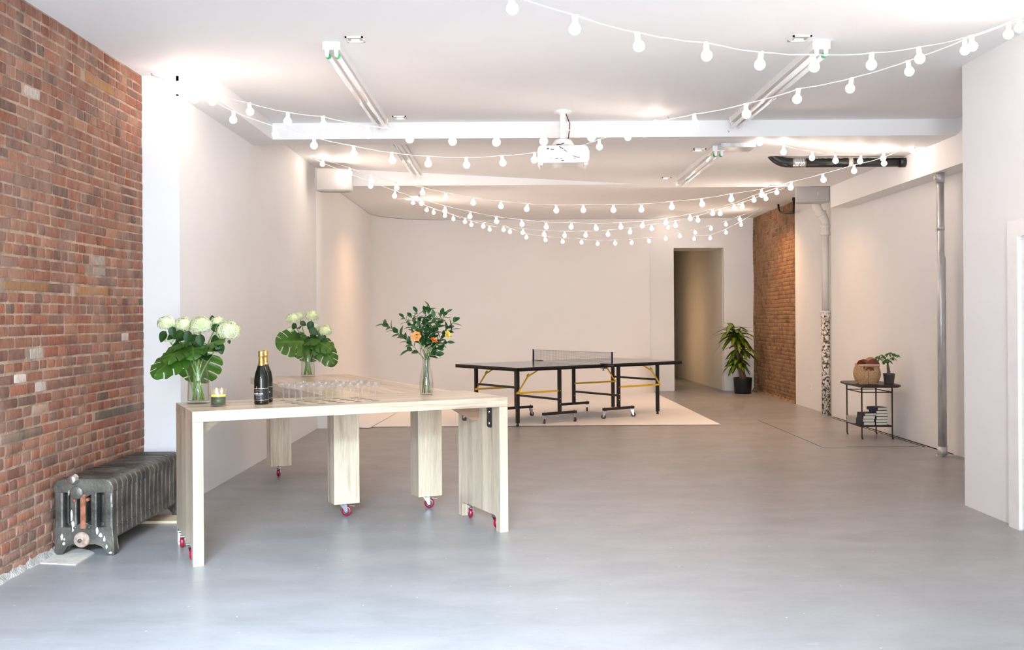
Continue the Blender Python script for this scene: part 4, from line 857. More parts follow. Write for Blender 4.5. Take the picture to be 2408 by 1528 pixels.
def stemtube(pts, r, m, parent, name='stem'):
    q = MB(); q.tube(pts, r, 7); return q.build(name, m, parent)
def bez(a, b, c, n=10): return [a*(1-t)**2+b*2*t*(1-t)+c*t*t for t in [i/n for i in range(n+1)]]
def floret_ball(name, r, parent, seed, flat=.85, loc=(0, 0, 0)):
    rn = random.Random(seed); b = MB(); n = int(150*(r/.055)**1.3)
    lay = b.bm.verts.layers.float_color.new('Col')
    for i in range(n):
        ph = math.acos(1-2*(i+.5)/n*.86); th = i*2.39996; d = Vector((math.sin(ph)*math.cos(th), math.sin(ph)*math.sin(th), math.cos(ph)*flat))
        c_ = d*r*rn.uniform(.84, 1.10)+Vector(loc); m = frame(c_, Vector((rn.uniform(-1, 1), rn.uniform(-1, 1), rn.uniform(-1, 1))).cross(d), d); a0 = rn.random()*PI; sz = rn.uniform(.0105, .0135)*max(.8, r/.055)
        kk = min(1, max(0, rn.gauss(.86, .22)))
        for q in range(4):
            a = a0+q*PI/2; ca, sa = math.cos(a), math.sin(a); P = lambda x, y, z: m @ Vector((x*ca-y*sa, x*sa+y*ca, z))
            vs = [P(0, 0, 0), P(sz*.55, -sz*.45, .002), P(sz*1.05, 0, -.001), P(sz*.55, sz*.45, .002)]; vv = [b.bm.verts.new(x) for x in vs]
            for x, k in zip(vv, (.1, kk, kk, kk)): x[lay] = (k, k, k, 1)
            b._f(vv, False)
    b.ball(loc, r*.74, 16, 10, (1, 1, flat))
    return b.build(name, 'petal', parent, fix=False)

def P1(cx, cy, Y): return D(340+cx/6.1125, 720+cy/6.1125, Y)
def P2(cx, cy, Y): return D(630+cx/8.489, 720+cy/8.489, Y)
def P3(cx, cy, Y): return D(880+cx/6.114, 700+cy/6.114, Y)
def cylvase(base, rb, rt, h, fill, label, bottom=.016):
    t = thing('glass_vase', label, 'vase', base, 0, 'glass flower vases'); w = .0035
    q = MB(); q.lathe([(0, 0), (rb-.002, 0), (rb, .002), (lerp(rb, rt, .5), h*.5), (rt, h-.001), (rt-w*.5, h), (rt-w, h-.001), (lerp(rb, rt, .5)-w, h*.5), (rb-w-.001, bottom+.003), (rb-w-.006, bottom), (0, bottom)], n=40); q.build('glass_body', 'glass', t)
    q = MB(); rr = lambda z: lerp(rb, rt, z/h)-w-.0006; q.lathe([(0, bottom+.0006), (rr(bottom)-.006, bottom+.0006), (rr(bottom), bottom+.005), (rr(fill), fill), (0, fill)], n=40); q.build('water', 'water', t)
    return t
def hydrangea(head, r, foot, label, seed, mid=None, leaves=()):
    t = thing('hydrangea_flower', label, 'flower', head, 0, 'cut hydrangeas'); h = Vector(head); f = Vector(foot)-h; md = (Vector(mid)-h) if mid is not None else Vector((f.x*.75, f.y*.75, f.z*.45))
    floret_ball('flower_head', r, t, seed)
    stemtube(bez(Vector((0, 0, -r*.3)), md, f, 12), .0046, 'stem', t)
    ex = list(leaves); rn = random.Random(seed*7)
    if r > .05:
        for k in range(3):
            a = rn.uniform(-2.6, -.5); q_ = h+md*(.35+.22*k); ex.append((q_, rn.uniform(.075, .10), (math.cos(a), math.sin(a)*.6, rn.uniform(-.5, .1)), (0, -.7, .8)))
    for i, (lp, ln, dr, nr) in enumerate(ex):
        b = MB(); leaf(b, frame(Vector(lp)-h, dr, nr), ln, ln*.72, .25, .2, 'ovate', 9, 6); b.build('leaf', 'hydleaf', t, fix=False)
    return t
def monstera_leaf(base, tip, nr, Wd, foot, label, seed, droop=.18):
    b0, tp = Vector(base), Vector(tip); t = thing('monstera_leaf', label, 'leaf', base, 0, 'cut monstera leaves'); d = tp-b0; L_ = d.length
    m = frame((0, 0, 0), d+Vector(nr).normalized()*droop*L_*.8, nr); monstera(m, L_, Wd, droop, seed).build('blade', 'monstera', t, fix=False)
    f = Vector(foot)-b0; stemtube(bez(Vector((0, 0, 0)), Vector((f.x*.35, f.y*.35, f.z*.10+.01)), f, 12), .0055, 'stem', t)
    return t

# vase of hydrangeas on the left end of the front table
V1 = F(467, 948, ZT); y1 = V1.y
cylvase(V1, .0705, .0590, .317, .165, 'tall clear glass vase beside the candle at the left end of the front table')
ft = lambda a, r=.035, v=V1: (v.x+r*math.cos(a), v.y+r*math.sin(a), ZT+.020)
rim = lambda a, v=V1, r=.045, h=.30: (v.x+r*math.cos(a), v.y+r*math.sin(a), ZT+h)
hydrangea(P1(325, 245, y1-.02), .056, ft(.3), 'white hydrangea furthest left in the vase beside the candle', 1, leaves=((P1(310, 360, y1-.05), .085, (-.5, -.1, -.75), (-.3, -1, .2)), (P1(395, 290, y1-.06), .075, (.1, -.1, -1), (0, -1, .1))))
hydrangea(P1(567, 268, y1+.00), .056, ft(1.0), 'greenish hydrangea second from left in the vase beside the candle', 2, leaves=((P1(640, 350, y1-.07), .085, (-.25, -.2, -1), (0, -1, .3)), (P1(570, 370, y1-.08), .085, (-.9, -.2, -.45), (0, -.9, .5))))
hydrangea(P1(812, 270, y1-.04), .063, ft(2.2), 'large white hydrangea in the middle of the vase beside the candle', 3, leaves=((P1(800, 400, y1-.08), .085, (.05, -.1, -1), (0, -1, .1)), (P1(960, 340, y1-.03), .07, (.6, .1, .5), (0, -.8, .6))))
hydrangea(P1(1045, 235, y1+.07), .045, ft(3.0), 'small yellowish hydrangea tucked behind the right-hand one beside the candle', 4, leaves=((P1(975, 230, y1+.05), .05, (-.1, 0, 1), (0, -1, .1)), (P1(960, 290, y1+.01), .085, (1, -.1, -.35), (0, -.8, .6))))
hydrangea(P1(1200, 355, y1-.02), .072, ft(3.6), 'biggest white hydrangea leaning right over the candle', 5, leaves=((P1(1070, 515, y1-.04), .085, (.2, -.1, -1), (0, -1, .2)), (P1(1090, 430, y1-.03), .09, (-.8, -.1, -.5), (0, -.8, .6)), (P1(1215, 480, y1), .03, (0, 0, -1), (0, -1, .1))))
hydrangea(P1(350, 468, y1-.0), .032, ft(4.4), 'tiny hydrangea low on the left of the vase beside the candle', 6)
hydrangea(P1(745, 440, y1+.04), .036, ft(5.2), 'half hidden cream hydrangea deep in the middle of the vase beside the candle', 7)
monstera_leaf(P1(560, 660, y1-.05), P1(120, 985, y1-.20), (-.25, -.85, .60), .235, ft(.0), 'bright split leaf reaching furthest left from the vase beside the candle', 11, .12)
monstera_leaf(P1(600, 590, y1-.03), P1(335, 760, y1-.22), (-.1, -.5, .85), .20, ft(.6), 'dark split leaf bending left just above the rim of the vase beside the candle', 12, .25)
monstera_leaf(P1(640, 500, y1-.02), P1(320, 640, y1-.10), (-.4, -.4, .9), .17, ft(5.6), 'split leaf curling over to the left under the hydrangeas beside the candle', 17, .3)
monstera_leaf(P1(780, 640, y1+.05), P1(740, 1130, y1+.12), (.1, -1, -.1), .31, ft(1.6), 'big split leaf hanging down behind the vase beside the candle', 13, .05)
monstera_leaf(P1(700, 560, y1-.04), P1(700, 720, y1-.17), (0, -.75, .7), .20, ft(2.6), 'dark split leaf folded down over the front rim of the vase beside the candle', 14, .2)
monstera_leaf(P1(830, 600, y1-.02), P1(1090, 470, y1-.14), (0, -.55, .85), .17, ft(3.3), 'dark split leaf pointing right under the big hydrangea beside the candle', 15, .15)

# candle
cn = F(513.6, 955, ZT); t = thing('candle', 'green jar candle burning beside the tall vase on the front table', 'candle', cn)
q = MB(); r = .0475; q.lathe([(0, 0), (r-.003, 0), (r, .003), (r, .108), (r-.0015, .1095), (r-.003, .108), (r-.003, .008), (0, .008)], n=36); q.build('jar', 'jar', t)
q = MB(); q.lathe([(0, .0085), (r-.0036, .0085), (r-.0036, .060), (0, .060)], n=32); q.build('wax', 'wax', t)
q = MB(); q.lathe([(0, .0603), (r-.0036, .0603), (r-.0036, .070), (r-.006, .066), (0, .066)], n=32); q.build('melted_wax', 'waxtop', t)
q = MB(); q.box((-.018, -r-.0008, .012), (.018, -r+.0004, .050)); 
for i in range(3):
    a = 2*PI*i/3+.4; x, y = .020*math.cos(a), .020*math.sin(a)
    q = MB(); q.tube([(x, y, .066), (x, y, .078)], .0012, 6); w_ = q.build('wick', 'dcord', t)
    q = MB(); q.lathe([(0, .074), (.0045, .079), (.0062, .086), (.004, .098), (.0015, .108), (0, .113)], (x, y, 0), 12); q.build('flame', 'flame', t)

# bottles
def textmesh(s, size, radius, z, parent, name, m='print', bold=0.0, ang=0.):
    cu = bpy.data.curves.new(name, 'FONT'); cu.body = s; cu.size = size; cu.align_x = 'CENTER'; cu.offset = bold; cu.resolution_u = 2; cu.extrude = 0
    o = bpy.data.objects.new(name, cu); COL.objects.link(o); dg = bpy.context.evaluated_depsgraph_get(); me = bpy.data.meshes.new_from_object(o.evaluated_get(dg)); bpy.data.objects.remove(o)
    for v in me.vertices: a = v.co.x/radius+ang; v.co = Vector((radius*math.sin(a), -radius*math.cos(a), z+v.co.y))
    me.materials.clear(); me.materials.append(M[m]); n = bpy.data.objects.new(name, me); COL.objects.link(n); n.parent = parent; return n
def bottle(px, py, rz, label):
    p = F(px, py, ZT); t = thing('wine_bottle', label, 'bottle', p, rz, 'sparkling wine bottles')
    R = .0452; q = MB(); q.lathe([(0, .004), (.03, .001), (R-.004, 0), (R-.0005, .005), (R, .012), (R, .150), (R-.002, .170), (.038, .195), (.029, .222), (.021, .245), (.0165, .262), (.0150, .28), (.0150, .32), (0, .322)], n=40); q.build('glass_body', 'bottle', t)
    q = MB(); q.lathe([(.0222, .243), (.0172, .262), (.0158, .282), (.0156, .296), (.0185, .299), (.0192, .304), (.0176, .308), (.0185, .318), (.0190, .328), (.0175, .333), (.0, .335)], n=32); q.build('foil', 'gold', t)
    def band(z0, z1, dr, m, nm, pr, a0=-1.25, a1=1.25):
        b = MB(); b.grid(lambda u, v: Vector(((R+dr)*math.sin(lerp(a0, a1, u)), -(R+dr)*math.cos(lerp(a0, a1, u)), lerp(z0, z1, v))), 24, 1); return b.build(nm, m, pr, fix=False)
    lb = band(.026, .104, .0005, 'label', 'paper_label', t, -1.5, 1.5); band(.0275, .0300, .0009, 'goldline', 'gold_line', lb, -1.5, 1.5); band(.1000, .1025, .0009, 'goldline', 'gold_line', lb, -1.5, 1.5)
    textmesh('MUMM NAPA', .0112, R+.0011, .0640, lb, 'lettering', bold=.0003, ang=-.12); textmesh('BRUT PRESTIGE', .0050, R+.0011, .0545, lb, 'lettering', ang=-.12); textmesh('NAPA VALLEY', .0052, R+.0011, .0405, lb, 'lettering', ang=-.12)
    textmesh('\u2022', .012, R+.0011, .0720, lb, 'emblem', ang=-.22)
    b = MB(); pts = [((R+.0012)*math.sin(-.2+x), -(R+.0012)*math.cos(-.2+x), .080+.008*math.cos(x*3.1)) for x in [(-.38+.76*i/12) for i in range(13)]]; b.tube(pts, .0005, 5); b.build('arc_emblem', 'print', lb)
    return t
bottle(615, 950, -.10, 'front dark sparkling wine bottle with gold foil on the front table')
bottle(624.5, 945.5, .35, 'dark sparkling wine bottle standing half hidden behind the other one')

# champagne coupes
def glasses():
    t0 = thing('champagne_coupe', '', 'glass', (0, 0, 0), 0, 'clear champagne coupes in four rows')
    b = MB(); prof = [(0, 0), (.029, 0), (.030, .0008), (.022, .0030), (.008, .006), (.0050, .012), (.0046, .03), (.0052, .055), (.0075, .078), (.0095, .084), (.016, .088), (.028, .0945), (.0345, .104), (.0372, .121), (.0366, .1216), (.0335, .105), (.0272, .0965), (.016, .0905), (.0, .0880)]
    b.lathe(prof, n=28); g0 = b.build('bowl_and_stem', 'cup', t0)
    rows = ['front', 'second', 'third', 'back']; cols = ['leftmost', 'second from left', 'middle', 'second from right', 'rightmost']
    first = True; rn = random.Random(8)
    for i in range(4):
        for j in range(5):
            p = Aw(.685+j*.1205-i*.0155+rn.uniform(-.004, .004), .165+i*.108+rn.uniform(-.005, .005), ZT)
            o = t0 if first else copy_tree(t0); first = False; o.location = p; o.rotation_euler = (0, 0, rn.random()*6)
            o['label'] = f'clear champagne coupe, {cols[j]} in the {rows[i]} row of glasses'
glasses()

# vase of hydrangeas on the far end of the back table
V2 = F(724.2, 885.5, ZT); y2 = V2.y; V2.z = ZT
cylvase(V2, .0655, .0570, .303, .165, 'tall clear glass vase at the far end of the back table')
f2 = lambda a, r=.032: ft(a, r, V2)
hydrangea(P2(500, 250, y2-.03), .060, f2(.4), 'hydrangea highest on the left in the back table vase', 21, leaves=((P2(560, 340, y2-.05), .07, (-.5, 0, -.8), (0, -1, .2)), (P2(640, 310, y2), .07, (.9, 0, -.5), (0, -1, .2))))
hydrangea(P2(625, 195, y2+.02), .040, f2(.9), 'small hydrangea between the two tallest ones in the back table vase', 22)
hydrangea(P2(880, 190, y2), .058, f2(1.6), 'topmost round hydrangea in the back table vase', 23, leaves=((P2(850, 290, y2-.04), .095, (.0, -.1, -1), (.2, -1, .1)), (P2(830, 440, y2-.07), .10, (.8, -.1, -.6), (0, -1, .3))))
hydrangea(P2(1140, 490, y2-.02), .060, f2(3.1), 'hydrangea drooping to the right in the back table vase', 24, leaves=((P2(1010, 470, y2-.02), .07, (.3, 0, -.9), (0, -1, .1)), (P2(1020, 560, y2-.03), .09, (1, -.1, -.7), (0, -1, .2))))
hydrangea(P2(930, 400, y2+.05), .040, f2(2.4), 'half hidden hydrangea in the middle of the back table vase', 25)
hydrangea(P2(450, 470, y2+.04), .032, f2(5.0), 'tiny hydrangea peeking out at the left of the back table vase', 26)
monstera_leaf(P2(700, 700, y2-.06), P2(160, 720, y2-.16), (.1, -.72, .75), .37, f2(.0), 'wide split leaf spreading left above the rim of the back table vase', 31, .05)
monstera_leaf(P2(880, 640, y2-.03), P2(1290, 860, y2-.10), (.3, -.8, .6), .20, f2(3.4), 'split leaf arching right above the rim of the back table vase', 32, .15)
monstera_leaf(P2(1020, 700, y2-.02), P2(1335, 1170, y2-.06), (.6, -.8, .1), .22, f2(4.0), 'long split leaf hanging furthest right from the back table vase', 33, .1)
monstera_leaf(P2(790, 700, y2+.05), P2(790, 1130, y2+.10), (0, -1, -.1), .31, f2(1.6), 'split leaf hanging down behind the back table vase', 34, .05)
monstera_leaf(P2(820, 680, y2-.03), P2(930, 720, y2-.16), (.1, -.7, .8), .17, f2(5.2), 'small split leaf over the front rim of the back table vase', 35, .2)

# carafe with greenery and ranunculus
V3 = F(1002.7, 927.5, ZT); y3 = V3.y
t = thing('glass_carafe', 'narrow-necked clear glass carafe of greenery on the right of the front table', 'vase', V3, 0, 'glass flower vases'); w = .003
po = [(0, 0), (.040, 0), (.0445, .004), (.0480, .03), (.0492, .065), (.0485, .095), (.044, .13), (.036, .165), (.0295, .195), (.0275, .225), (.0300, .258)]
q = MB(); q.lathe(po+[(.0290, .260), (.0275, .258), (.0247, .225), (.0265, .195), (.033, .165), (.041, .13), (.0455, .095), (.0462, .065), (.045, .03), (.041, .009), (0, .009)], n=36); q.build('glass_body', 'glass', t)
q = MB(); q.lathe([(0, .0096), (.040, .0096), (.0443, .03), (.0455, .065), (.0452, .088), (0, .088)], n=32); q.build('water', 'water', t)
rg = random.Random(12)
neck = Vector((V3.x, V3.y, ZT+.262))
def branch(cx, cy, dy, label, dens=1.0, big=1.0):
    tip = P3(cx, cy, y3+dy); a = rg.random()*6.28; foot = Vector((V3.x+.03*math.cos(a), V3.y+.03*math.sin(a), ZT+.012)); nk = neck+Vector(((tip.x-neck.x)*.06+rg.uniform(-.01, .01), rg.uniform(-.012, .012), -.02))
    t = thing('greenery_stem', label, 'foliage', nk, 0, 'cut green branches in the carafe')
    md = nk.lerp(tip, .5)+Vector((-(tip.x-nk.x)*.12, 0, .03)); up = bez(nk, md, tip, 14)
    stemtube([foot-nk]+[foot.lerp(nk, .5)-nk]+[p-nk for p in up], .0016, 'stem2', t)
    n = max(4, int((tip-nk).length/.021*dens))
    for i in range(n+1):
        u = .30+.70*i/n; k = min(13, int(u*14)); p = up[k].lerp(up[min(14, k+1)], u*14-k); d = (up[min(14, k+1)]-up[max(0, k-1)]).normalized()
        sd = Vector((math.cos(i*2.4), math.sin(i*2.4), 0)); sd = (sd-d*sd.dot(d)).normalized(); dr = d*(.75 if i < n else 1.6)+sd*.8+Vector((0, 0, rg.uniform(-.25, .1))); nr = d*.9-sd*.6+Vector((0, -.35, .4))
        L_ = rg.uniform(.050, .070)*big; b = MB(); leaf(b, frame(p-nk, dr, nr), L_, L_*.46, rg.uniform(.05, .3), .22, 'ellipse', 7, 4); b.build('leaf', 'ruscus', t, fix=False)
for i, (cx, cy, dy, lb, bg_) in enumerate([(150, 385, -.02, 'leafy stem reaching furthest left out of the carafe', 1.25), (425, 285, .0, 'leafy stem ending upper left in the carafe bouquet', 1), (530, 265, -.05, 'leafy stem just right of the upper left tip in the carafe bouquet', 1), (612, 215, .02, 'leafy stem with a pointed tip left of the carafe bouquet\'s top', 1), (735, 185, .05, 'leafy stem just left of the tallest one in the carafe', 1), (795, 155, -.02, 'tallest leafy stem in the carafe bouquet', 1.25), (850, 300, -.09, 'leafy stem leaning forward in the centre of the carafe bouquet', 1.2), (960, 250, .03, 'leafy stem right of the tallest one in the carafe', 1), (1030, 225, -.02, 'tall leafy stem at the upper right of the carafe bouquet', 1), (1160, 335, .0, 'leafy stem reaching furthest right out of the carafe', 1.15), (1120, 460, .04, 'thin leafy stem pointing right behind the yellow bloom', 1), (1040, 640, -.03, 'leafy stem low on the right below the deep orange bloom', 1), (640, 420, -.10, 'leafy stem leaning forward above the peach bloom', 1.1), (700, 330, .08, 'leafy stem at the back of the carafe bouquet', 1.1), (900, 400, .07, 'leafy stem behind the deep orange bloom', 1.1), (760, 480, -.06, 'short leafy stem between the two orange blooms', 1.0)]): branch(cx, cy, dy, lb, 1.0, bg_)
for cx, cy, dy, lb in ((500, 755, -.03, 'lowest single leaf spray to the left of the carafe neck'), (945, 725, -.02, 'small leaf spray to the right above the carafe neck'), (900, 818, -.03, 'lowest leaf spray to the right of the carafe neck')):
    branch(cx, cy, dy, lb, .5, 1.15)
def ranunculus(cx, cy, dy, r, m, face, label):
    p = P3(cx, cy, y3+dy); t = thing('ranunculus_flower', label, 'flower', p, 0, 'ranunculus blooms'); rn = random.Random(int(cx)); fd = Vector(face).normalized()
    b = MB()
    for ringi, (n, rr, tilt, sz) in enumerate(((7, .55, .35, 1.0), (6, .40, .75, .85), (5, .25, 1.1, .62))):
        for k in range(n):
            a = 2*PI*k/n+ringi*.5+rn.uniform(-.1, .1); base = frame((0, 0, 0), Vector((1, .2, .3)).cross(fd), fd); rd = base.to_3x3() @ Vector((math.cos(a), math.sin(a), 0)); dr = rd*math.cos(tilt)+fd*math.sin(tilt); nr = fd*math.cos(tilt)-rd*math.sin(tilt)
            b.grid(leaf_fn(frame(fd*(-.2*r), dr, -nr), r*1.05*sz, r*1.25*sz, -.25, -.2), 5, 4)
    b.build('petals', m, t, fix=False); q = MB(); q.ball(fd*r*.18, r*.20, 10, 8); q.build('flower_centre', 'pollen', t)
    foot = Vector((V3.x, V3.y, ZT+.02))-p; nk = neck-p; stemtube(bez(Vector((0, 0, 0)), Vector((nk.x*.7, nk.y*.7, nk.z*.5)), nk, 8)+[nk.lerp(foot, .5), foot], .0022, 'stem', t)
ranunculus(600, 553, -.10, .034, 'orange', (-.1, -1, .15), 'peach ranunculus facing the camera in the carafe bouquet')
ranunculus(862, 605, -.09, .026, 'orange2', (.5, -.4, .8), 'deep orange ranunculus in the carafe bouquet')
ranunculus(1058, 525, -.03, .027, 'yellowp', (.8, -.6, .2), 'yellow ranunculus on the right of the carafe bouquet')

# ---------------------------------------------------------------- corner dracaena
def dracaena():
    base = Vector((4.235, 18.30, 0)); t = thing('potted_dracaena', 'tall variegated corn plant in a round black pot in the far brick corner', 'potted plant', base)
    q = MB(); q.lathe([(0, 0), (.145, 0), (.150, .006), (.168, .275), (.172, .290), (.164, .292), (.158, .270), (0, .262)], n=36); q.build('pot', 'potblack', t)
    q = MB(); q.lathe([(0, .272), (.12, .270), (.1575, .266)], n=24); q.build('soil', 'soil', t)
    def Q(cx, cy, y=0): return D(1660+cx/7.638, 740+cy/7.638, base.y+y)-base
    k1 = bez(Vector((-.04, 0, .26)), Q(600, 850), Q(520, 520), 12); k2 = bez(Vector((.05, .02, .26)), Q(640, 900), Q(640, 690, .03), 10); k3 = bez(Vector((0, -.05, .26)), Vector((.0, -.05, .35)), Q(560, 880, -.05), 6)
    q = MB(); q.tube(k1, .028, 12); q.build('cane', 'trunk', t); q = MB(); q.tube(k2, .026, 12); q.build('cane', 'trunk', t); q = MB(); q.tube(k3, .024, 12); q.build('cane', 'trunk', t)
    rn = random.Random(21)
    def rosette(c, n, L0, L1, up, seed, xlim=.24):
        for i in range(n):
            a = i*2.39996+seed; el = lerp(1.15, -.1, (i/n)**.8)*up; d = Vector((math.cos(a)*math.cos(el), math.sin(a)*math.cos(el), math.sin(el)))
            L_ = rn.uniform(L0, L1)
            if d.x > 0: L_ = min(L_, max(.14, (xlim-c.x)/max(.15, d.x)*.98+.03))
            if d.y > .3: L_ = min(L_, .30)
            b = MB(); p = c+d*.02+Vector((0, 0, lerp(.05, -.07, i/n))); m = frame(p, d+Vector((0, 0, .25)), Vector((0, 0, 1))-d*.2); dr = rn.uniform(.7, 1.25)
            leaf(b, m, L_, .135, dr, .35, 'strap', 10, 4, True); b.build('leaf', 'dracaena', t, fix=False)
    rosette(Q(545, 400), 30, .26, .37, 1.0, .3); rosette(Q(470, 300, -.10), 8, .25, .36, .8, 1.9); rosette(Q(640, 640, .03), 14, .26, .36, .55, 2.0); rosette(Q(570, 870, -.05), 24, .18, .27, .6, 1.0, .22)
dracaena()

# ---------------------------------------------------------------- iron side table with its things
SX0, SX1, SY0, SY1, SZ = 4.02, 4.37, 11.46, 11.97, .640
t = thing('side_table', 'small dark iron side table with a shelf, against the right wall', 'side table', (0, 0, 0))
q = MB(); tp = [(3.935, 11.95), (3.885, 11.62), (3.925, 11.28), (3.96, 11.20), (4.34, 11.18), (4.385, 11.24), (4.41, 11.42), (4.40, 11.98), (4.36, 12.06), (4.0, 12.04)]
q.prism(tp, SZ-.022, SZ, 'Z', .003); q.build('top', 'slate', t)
q = MB(); q.prism([(3.98, 11.9), (3.97, 11.32), (4.38, 11.30), (4.40, 11.95)], SZ-.038, SZ-.0225, 'Z', .003); q.build('top_batten', 'slate', t)
for x in (SX0, SX1):
    for y in (SY0, SY1):
        q = MB(); sx = -1 if x == SX0 else 1; q.tube([(x, y, SZ-.0385), (x, y, .04), (x+.0*sx, y-.004, .02), (x, y-.022, .004)], .0085, 8); q.lathe([(0, 0), (.014, 0), (.012, .006), (0, .008)], (x, y-.02, 0), 10); q.build('leg', 'iron', t)
for z, r in ((.540, .006), (.148, .008)):
    q = MB(); a, b_, c_, d_ = (SX0, SY0, z), (SX1, SY0, z), (SX1, SY1, z), (SX0, SY1, z)
    for p0, p1 in ((a, b_), (b_, c_), (c_, d_), (d_, a)): q.tube([p0, p1], r, 8)
    q.build('rail', 'iron', t)
q = MB()
for i in range(6): y = lerp(SY0+.05, SY1-.05, i/5); q.box((SX0, y-.018, .146), (SX1, y+.018, .156))
q.build('shelf', 'iron', t)
# basket
def basket():
    c_ = Vector((4.085, 11.47, SZ)); t = thing('woven_basket', 'woven seagrass basket with cut-out handles, full of paddles, on the side table', 'basket', c_, math.radians(-9))
    def rad(z): u = z/.215; return lerp(.108, .118, u)+.030*math.sin(PI*min(1, u*.98))**1.2
    rows, n = 22, 72; b = MB()
    def P(u, v):
        z = v*.215; r = rad(z); i = round(u*n); j = round(v*rows); r += .0042*(1 if ((i//2)+j) % 2 else -1); a = 2*PI*u-PI/2
        ca, sa = math.cos(a), math.sin(a); e = .78; x = r*abs(ca)**e*(1 if ca > 0 else -1)*1.02; y = r*abs(sa)**e*(1 if sa > 0 else -1)*.86
        return Vector((x, y, z+.0015*math.sin(i*1.3+j)))
    def skip(i, j):
        z = j/rows*.215; a = (i+.5)/n; near = min(a, 1-a) < .062 or abs(a-.5) < .062
        return near and .150 < z < .188
    b.grid(P, n, rows, True, skip); bmesh.ops.remove_doubles(b.bm, verts=b.bm.verts, dist=.0001)
    r = bmesh.ops.solidify(b.bm, geom=b.bm.faces[:], thickness=.006)
    b.box((-.10, -.085, .0), (.10, .085, .008)); b.build('woven_body', 'basket', t)
    for s in (-1, 1):
        q = MB(); q.box((-.112, s*.112-.010, .210), (.112, s*.112+.010, .230), bev=.004); q.build('rim_bar', 'basketwood', t)
    q = MB(); pts = [(P(i/40, 1.0)) for i in range(40)]; q.tube([Vector((p.x*.97, p.y*.97, .214)) for p in pts], .008, 8, closed=True); q.build('rim', 'basket', t)
    return c_
bc = basket()
def paddle(x, y, z, rot, col, label, hw=True):
    t = thing('ping_pong_paddle', label, 'paddle', (x, y, z), 0, 'paddles in the basket'); t.rotation_euler = rot
    def disc(z0, z1, r):
        q = MB(); pts = [(r*math.cos(a)*.96, r*math.sin(a)*1.05) for a in [2*PI*i/28 for i in range(28)]]; q.prism(pts, z0, z1, 'Z', .0012 if z1-z0 > .004 else 0); return q
    disc(-.003, .003, .076).build('blade', 'padwood', t); disc(.0031, .006, .073).build('rubber_face', col, t); disc(-.006, -.0031, .073).build('rubber_face', 'padblack', t)
    q = MB(); q.box((-.013, -.165, -.010), (.013, -.066, .010), bev=.004); q.build('handle', 'padwood', t)
for dx, dy, z, rt, col, lb in ((-.055, .01, .185, (1.35, .15, .25), 'padred', 'dark red paddle resting leftmost in the basket'), (-.020, .035, .19, (1.45, -.3, -.15), 'padred', 'dark red paddle standing behind the leftmost one in the basket'), (.035, -.01, .185, (1.30, .35, -.6), 'padblack', 'black paddle in the middle of the basket'), (.055, .03, .22, (1.1, .75, -.35), 'padwood', 'wooden paddle leaning out furthest right from the basket'), (.055, -.035, .20, (1.2, .62, -.5), 'padred', 'brown-red paddle leaning right at the front of the basket')):
    paddle(bc.x+dx, bc.y+dy, bc.z+z+.012, rt, col, lb)
# books
def book(x, y, z, w, d, h, rz, label, cover='navy', group='hardback books on the side table shelf'):
    t = thing('book', label, 'book', (x, y, z), rz, group)
    q = MB(); q.box((-w/2, -d/2, 0), (w/2, d/2, .003)); q.box((-w/2, -d/2, h-.003), (w/2, d/2, h)); q.box((-w/2-.003, -d/2, 0), (-w/2, d/2, h)); q.build('cover', cover, t)
    q = MB(); q.box((-w/2, -d/2+.004, .003), (w/2-.004, d/2-.004, h-.003)); q.build('pages', 'pages', t)
od = ['bottom', 'second from the bottom', 'third from the bottom', 'fourth from the bottom', 'fifth from the bottom', 'top']
rn = random.Random(2); z = .1565
for i in range(6):
    h = .0335 if i < 5 else .036; book(4.255+(-.012 if i == 5 else rn.uniform(-.004, .004)), 11.585+rn.uniform(-.01, .01), z, .132, .19, h, .35 if i == 5 else rn.uniform(.04, .1), f'navy hardback, {od[i]} in the taller stack on the iron shelf'); z += h+.0005
z = .1565
for i in range(4):
    h = (.040, .033, .038, .030)[i]; book(4.108+(.0, -.006, .002, .008)[i], 11.575+rn.uniform(-.01, .01), z, .138, .19, h, (.12, .04, .03, .12)[i], f'navy hardback, {["bottom", "second from the bottom", "third from the bottom", "top"][i]} in the shorter navy stack on the iron shelf'); z += h+.0005
z = .1565
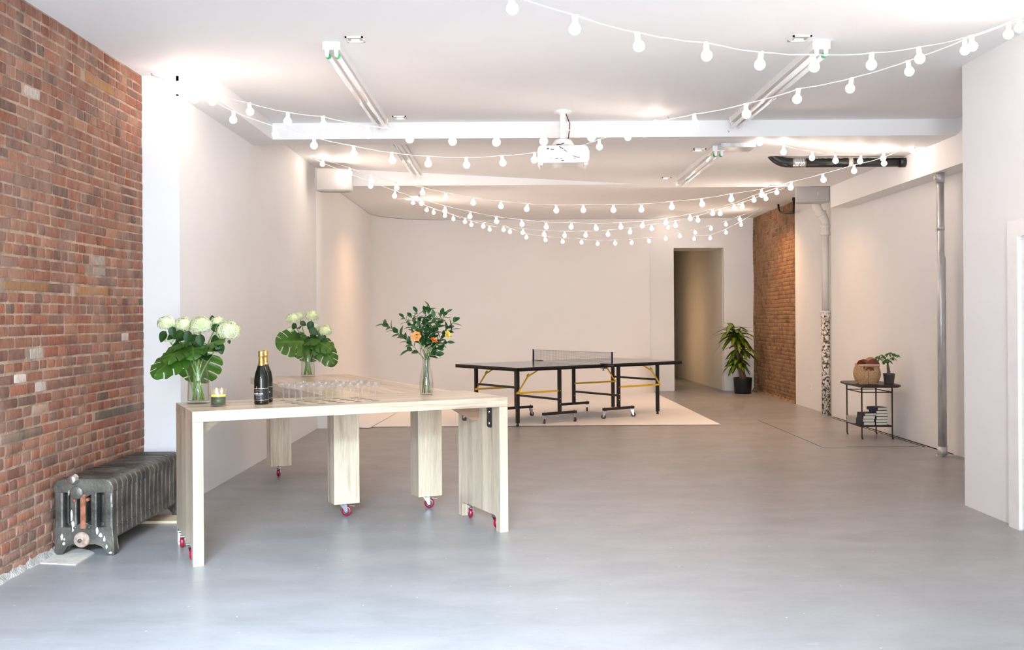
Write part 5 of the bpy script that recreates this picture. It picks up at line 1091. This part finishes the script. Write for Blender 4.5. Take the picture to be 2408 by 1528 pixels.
for i in range(5):
    book(4.09+rn.uniform(-.004, .004), 11.83+rn.uniform(-.005, .005), z, .15, .20, .0145, .1+rn.uniform(-.05, .05), f'thin pale paperback, {od[i] if i < 4 else "top"} in the low stack on the iron shelf', 'magazine', 'thin paperbacks on the side table shelf'); z += .015
# money tree
def money():
    base = Vector((4.328, 11.44, SZ)); t = thing('potted_money_tree', 'small braided-trunk plant in a grey pot on the side table', 'potted plant', base)
    q = MB(); q.lathe([(0, 0), (.050, 0), (.053, .004), (.063, .100), (.066, .101), (.067, .118), (.061, .119), (.058, .104), (0, .100)], n=28); q.build('pot', 'potgrey', t)
    q = MB(); q.lathe([(0, .107), (.03, .106), (.0575, .1035)], n=20); q.build('soil', 'soil', t)
    def Q(cx, cy, y=0): return D(1960+cx/6.367, 810+cy/6.367, base.y+y)-base
    tt = Q(812, 300); q = MB()
    for k in range(3):
        q.tube([Vector((lerp(0, tt.x, i/16), 0, lerp(.10, tt.z, i/16)))+Vector((math.cos(i*.75+k*2.09), math.sin(i*.75+k*2.09), 0))*lerp(.017, .006, i/16) for i in range(17)], .0075, 8)
    q.build('braided_trunk', 'trunk', t); rn = random.Random(6)
    for cx, cy, dy in ((655, 175, -.04), (690, 215, -.08), (750, 170, -.06), (800, 215, -.08), (850, 115, -.03), (900, 130, -.06), (955, 150, -.05), (885, 190, -.10), (770, 240, -.02), (840, 240, -.05), (810, 130, -.0), (720, 150, -.1)):
        tip = Q(cx, cy, dy); q = MB(); q.tube(bez(tt, tt.lerp(tip, .5)+Vector((0, 0, .03)), tip, 6), .0018, 6); o = q.build('leaf_stalk', 'stem2', t)
        for k in range(5):
            a = k*2*PI/5+rn.random(); out = Vector((math.cos(a), math.sin(a)*.8, -.45)); dxl = rn.uniform(.050, .072)
            if out.x > 0: dxl = min(dxl, max(.03, (.150-tip.x)/out.x))
            b = MB(); leaf(b, frame(tip, out, (0, 0, 1)), dxl, dxl*.36, .35, .2, 'ellipse', 7, 2); b.build('leaflet', 'money', o, fix=False)
money()
